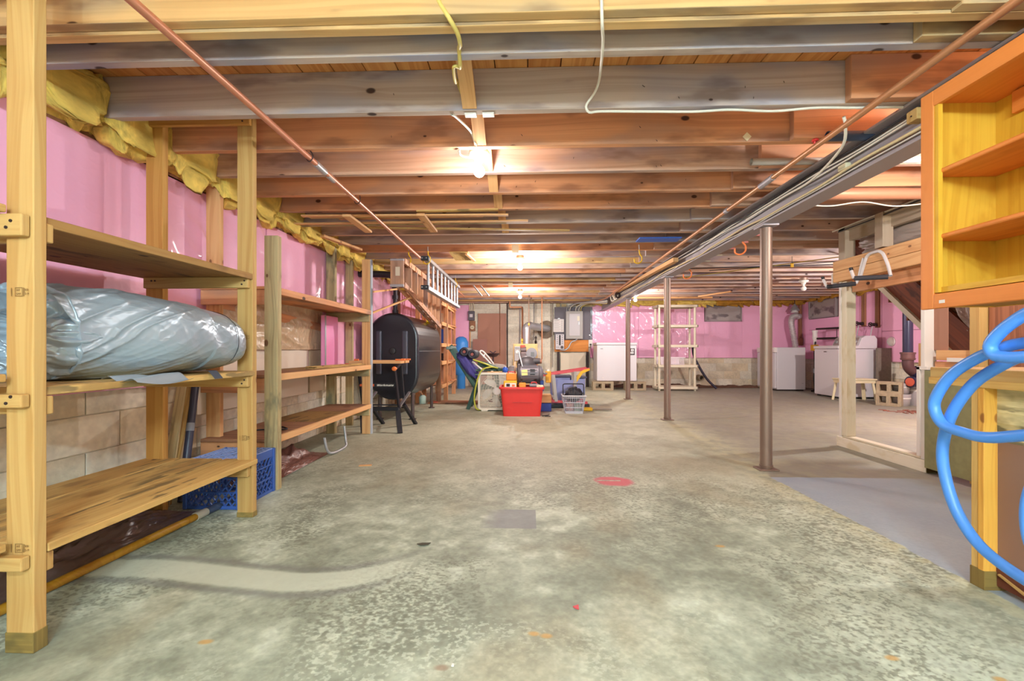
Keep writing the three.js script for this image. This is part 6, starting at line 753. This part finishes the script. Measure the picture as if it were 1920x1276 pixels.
// ---------------------------------------------------------------- workbench
{
  const t = thing('workbench', 'long yellow timber workbench at the right edge with a brown panel front', 'workbench', [2.1, 0, -1.4]); const x0 = 1.8, zf = -2.075;
  for (const [a, b] of [[1.84, 2.02], [2.025, 2.2], [2.205, 2.42]]) t.p('top_board', X(a, b, 0.835, 0.872, zf, -0.3, { b: 0.004, g: 'z' }), M.pine); t.p('front_apron', X(1.8, 1.84, 0.8, 0.872, zf, -0.3, { b: 0.006, s: 2 }), M.pine); t.p('apron_lip', X(1.795, 1.802, 0.798, 0.828, zf, -0.3, { b: 0.003 }), mat(0xefe2bc, 0.6, 0, { map: T.pine })); t.p('end_apron', X(1.84, 2.42, 0.79, 0.835, zf, zf + 0.04, { b: 0.004 }), M.pine);
  t.p('leg', X(1.803, 1.845, 0, 0.8, -1.89, -1.862, { b: 0.003 }), mat(0xf0e6c8, 0.65, 0, { map: T.pine })); t.p('leg', X(1.8, 1.885, 0.03, 0.8, -1.861, -1.835, { b: 0.004 }), wood(T.pine, 0xffdf90)); t.p('leg', X(2.36, 2.42, 0, 0.8, -2.04, -1.96, { b: 0.003 }), M.pine); t.p('leg', X(1.8, 1.885, 0.0, 0.8, -0.7, -0.66, { b: 0.003 }), M.pine);
  t.p('foot_stain', X(1.799, 1.888, 0, 0.075, -1.8915, -1.832, { b: 0.002 }), mat(0xb4a678, 0.95, 0, { map: T.grey }), t, 'rotten dark leg foot');
  t.p('upper_panel', X(1.85, 1.865, 0.59, 0.8, -1.84, -0.5, { g: 'z' }), wood(T.mould, 0xffffff), t, 'mould-spotted plywood strip'); t.p('lower_panel', X(1.852, 1.866, 0.09, 0.6, -1.84, -0.5, { g: 'z' }), mat(0x8e6c5c, 0.55), t, 'brown hardboard panel'); t.p('base_board', X(1.846, 1.862, 0.02, 0.12, -1.84, -0.5, { g: 'z' }), wood(T.dark, 0xa88078), t, 'dark rotten base board'); t.p('yellow_splinter', bar([1.843, 0.07, -1.82], [1.84, 0.02, -1.66], 0.012, 0.006), M.pine);
}
// ---------------------------------------------------------------- wall cabinet
{
  const t = thing('open_cabinet', 'open-fronted orange wood wall cabinet with two shelves hanging over the workbench', 'cabinet', [1.68, 1.105, -1.3]); const om = wood(T.cab, 0xf2a47c, 0.5), ym = wood(T.cab, 0xeacc6c, 0.5), x0 = 1.54, x1 = 1.815, y0 = 1.105, y1 = 1.935, zf = -1.815, zn = -0.55;
  t.p('side_panel', X(x0 + 0.02, x1, y0 + 0.01, y1 - 0.01, zf, zf + 0.018, { g: 'y' }), ym); t.p('side_panel', X(x0 + 0.02, x1, y0 + 0.01, y1 - 0.01, zn - 0.018, zn, { g: 'y' }), ym); t.p('back_panel', [X(x1 - 0.008, x1, y0 + 0.01, y1 - 0.01, zf, -1.5, { g: 'y' })], ym); t.p('back_panel', X(x1 - 0.008, x1, y0 + 0.01, y1 - 0.01, -1.498, zn, { g: 'y' }), ym);
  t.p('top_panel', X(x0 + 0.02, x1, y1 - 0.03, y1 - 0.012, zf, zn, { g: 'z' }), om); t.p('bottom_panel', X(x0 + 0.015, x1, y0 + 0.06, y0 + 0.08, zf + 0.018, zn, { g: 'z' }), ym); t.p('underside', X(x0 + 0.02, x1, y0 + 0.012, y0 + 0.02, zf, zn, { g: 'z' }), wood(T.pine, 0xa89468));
  t.p('frame_stile', X(x0, x0 + 0.02, y0, y1, zf, zf + 0.055, { b: 0.003 }), om); t.p('frame_stile', X(x0 + 0.004, x0 + 0.02, y0 + 0.06, y1 - 0.06, zf + 0.055, zf + 0.072), ym); t.p('frame_stile', X(x0, x0 + 0.02, y0, y1, zn - 0.055, zn, { b: 0.003 }), om); t.p('top_rail', X(x0, x0 + 0.02, y1 - 0.06, y1, zf + 0.055, zn - 0.055, { b: 0.003 }), om); t.p('bottom_rail', X(x0, x0 + 0.02, y0, y0 + 0.056, zf + 0.055, zn - 0.055, { b: 0.004 }), om);
  for (const y of [1.625, 1.377]) t.p('shelf', X(x0 + 0.015, x1 - 0.01, y - 0.009, y + 0.009, zf + 0.02, zn - 0.02, { b: 0.007, s: 3, g: 'z' }), om); t.p('hanging_rail', X(x1 - 0.03, x1 - 0.01, 1.82, 1.9, -1.72, zn - 0.02, { b: 0.003 }), om); t.p('paint_chip', X(x0 - 0.0008, x0 + 0.001, y0 + 0.018, y0 + 0.03, -1.735, -1.712), M.white);
}
// ---------------------------------------------------------------- blue hose
{
  const t = thing('blue_hose', 'thick bright blue hose hanging in loose loops in front of the workbench', 'hose', [1.42, 0.24, -1.3]);
  const A = [[1.44, 1.3, -0.98], [1.42, 1.16, -1.13], [1.4, 1.069, -1.27], [1.4, 1.048, -1.316], [1.4, 1.008, -1.373], [1.4, 0.966, -1.407], [1.4, 0.936, -1.4], [1.4, 0.928, -1.37], [1.4, 0.929, -1.316], [1.4, 0.95, -1.1], [1.43, 0.985, -1.2], [1.44, 0.969, -1.354], [1.44, 0.955, -1.412], [1.44, 0.921, -1.493], [1.44, 0.865, -1.575], [1.44, 0.794, -1.628], [1.44, 0.742, -1.641], [1.44, 0.691, -1.608], [1.44, 0.676, -1.537], [1.44, 0.674, -1.46], [1.44, 0.701, -1.354], [1.45, 0.76, -1.15], [1.47, 0.92, -1.16], [1.48, 0.945, -1.3], [1.48, 0.931, -1.391], [1.48, 0.903, -1.451], [1.48, 0.835, -1.544], [1.48, 0.726, -1.619], [1.48, 0.607, -1.653], [1.48, 0.505, -1.645], [1.48, 0.389, -1.599], [1.48, 0.305, -1.517], [1.48, 0.265, -1.391], [1.46, 0.27, -1.26], [1.38, 0.31, -1.2], [1.4, 0.364, -1.27], [1.4, 0.425, -1.3], [1.4, 0.513, -1.305], [1.4, 0.601, -1.28], [1.37, 0.7, -1.2], [1.4, 0.9, -1.1], [1.42, 1.1, -1.02], [1.45, 1.3, -0.97]];
  t.p('loops', tube(A, 0.0172, 16, 420), M.hose); const B2 = [[1.43, 1.2, -1.08], [1.42, 1.08, -1.22], [1.42, 1.02, -1.29], [1.42, 0.985, -1.3], [1.42, 0.965, -1.26], [1.42, 0.96, -1.15]]; t.p('inner_loop', tube(B2, 0.0172, 14, 60), M.hose); t.p('hanging_hook', [tube([[1.545, 1.4, -0.97], [1.5, 1.3, -0.97], [1.45, 1.27, -0.97], [1.41, 1.3, -0.97], [1.41, 1.35, -0.97]], 0.008), rod([1.54, 1.4, -0.97], [1.56, 1.4, -0.97], 0.02)], M.galv);
}
solo('floor_offcut', 'small tan cardboard scrap lying on the floor near the old rack', 'scrap', B(0.1, 0.004, 0.04, [-1.33, 0.003, -3.62], { r: [0, 0.2, 0] }), M.fir); solo('red_scrap', 'small red plastic shard on the bare floor in the foreground', 'scrap', extr([[0, 0], [0.022, 0.012], [0.02, -0.018], [0.006, -0.01]], 0.003, [0.165, 0.004, -1.655], [-Math.PI / 2, 0, 0]), mat(0xc84450, 0.5)); solo('white_chip', 'tiny white chip on the floor at the bottom middle of the picture', 'chip', X(-0.26 + 0.03, -0.252 + 0.03, 0, 0.004, -1.345, -1.335, { b: 0.001 }), M.white); solo('dark_leaf', 'dark dry leaf on the bare floor near the end of the smooth streak', 'leaf', extr([[-0.035, 0], [-0.01, 0.014], [0.03, 0.016], [0.022, -0.006], [-0.012, -0.014]], 0.003, [-0.505, 0.004, -2.16], [-Math.PI / 2, 0, 0]), mat(0x4a4438, 0.9));
// ---------------------------------------------------------------- lamps
function bulbLamp(label, x, top, z, o = {}) {                        // porcelain lampholder with a bare bulb
  const t = thing('ceiling_lamp', label, 'lamp', [x, top, z]);
  const s = o.s || 1, y = top;
  t.p('ceiling_box', [cyl(0.052 * s, 0.052 * s, 0.035 * s, [x, y - 0.018 * s, z], 'y', 8)], mat(0xa88c7c, 0.5, 0.3));
  t.p('lampholder', lathe([[0.001, 0], [0.062 * s, 0], [0.066 * s, -0.012 * s], [0.05 * s, -0.03 * s], [0.03 * s, -0.036 * s], [0.028 * s, -0.056 * s], [0.02 * s, -0.058 * s], [0.001, -0.058 * s]], [x, y - 0.036 * s, z], 28), mat(0xf2ebe2, 0.35));
  const r = 0.036 * s, by = y - 0.094 * s, prof = [[0.014 * s, 0], [0.015 * s, -0.02 * s]];
  for (let i = 0; i <= 14; i++) { const a = 0.52 + (Math.PI - 0.52) * i / 14; prof.push([Math.max(0.0005, r * Math.sin(a)), -0.06 * s + r * Math.cos(a)]); }
  t.p('bulb', lathe(prof, [x, by, z], 24), o.off ? mat(0xf0ebe4, 0.3) : mat(0xffffff, 0.4, 0, { emissive: new THREE.Color(1, 0.93, 0.82), emissiveIntensity: 4 }));
  if (!o.off) { const L = new THREE.PointLight(BULB.color, BULB.power * (o.k || 1), 0, 2); L.position.set(0, -0.154 * s, 0); L.castShadow = true; L.shadow.radius = 1.6; L.name = 'bulb_light'; t.add(L); }
  return t;
}
bulbLamp('lit bare bulb nearest the camera, under the fourth joist', -0.30, 2.2, -2.75, { k: 0.13 });
bulbLamp('lit bare bulb above the middle of the open floor, second from the camera', -0.10, 2.14, -5.67, { k: 0.75 });
bulbLamp('lit bare bulb hanging in front of the white boiler wall', -0.155, 2.13, -8.75, { k: 0.7 });
bulbLamp('lit bare bulb just right of the farthest steel column, by the pink wall', 2.16, 2.1, -9.1, { k: 0.6 });
bulbLamp('unlit white bulb hanging over the laundry corner', 4.57, 2.14, -7.6, { off: true, s: 1.15 });
bulbLamp('added unseen bulb behind the timber header of the stair opening', 5.3, 2.14, -5.2, { k: 2.3 });  // unseen bulb added to brighten the right side
bulbLamp('added unseen bulb on the ceiling hidden behind the open wall cabinet', 2.6, 2.14, -2.42, { k: 0.5 });  // unseen bulb added to brighten the bench side
bulbLamp('added fill bulb on the ceiling behind the camera, over the near racks', -1.0, 2.14, 0.4, { k: 0.12 });  // unseen bulb added as fill over the near racks
function addedTubeLamp(label, x, y, z, k) {                               // added fill lamp out of view, built as bare twin tubes on chains
  const t = thing('added_tube_lamp', label, 'lamp', [x, y, z]);
  t.p('housing', X(x - 0.62, x + 0.62, y, y + 0.045, z - 0.03, z + 0.03, { b: 0.006 }), M.white);
  for (const s of [-1, 1]) t.p('glowing_tube', cyl(0.014, 0.014, 1.18, [x, y - 0.03, z + s * 0.035], 'x', 12), mat(0xffffff, 0.4, 0, { emissive: new THREE.Color(0.96, 1, 0.94), emissiveIntensity: 5 }));
  for (const s of [-1, 1]) { t.p('end_socket', X(x + s * 0.61 - 0.01, x + s * 0.61 + 0.01, y - 0.05, y, z - 0.055, z + 0.055), M.white); t.p('chain', rod([x + s * 0.5, y + 0.04, z], [x + s * 0.5, 2.36, z], 0.004, 6), M.galv); }
  for (const q of [-0.4, 0, 0.4]) { const L = new THREE.PointLight(FILL_TUBE.color, FILL_TUBE.power * k, 0, 2); L.position.set(q, -0.075, 0); L.castShadow = true; L.shadow.radius = 3; L.name = 'added_tube_light'; t.add(L); }
}
addedTubeLamp('added twin tube fill lamp on chains behind the camera, over the open floor', 0.1, 2.05, 0.5, 0.62);
addedTubeLamp('added twin tube fill lamp on chains farther behind the camera', 0.5, 2.05, 2.1, 2.4);
renderer.render(scene, camera);
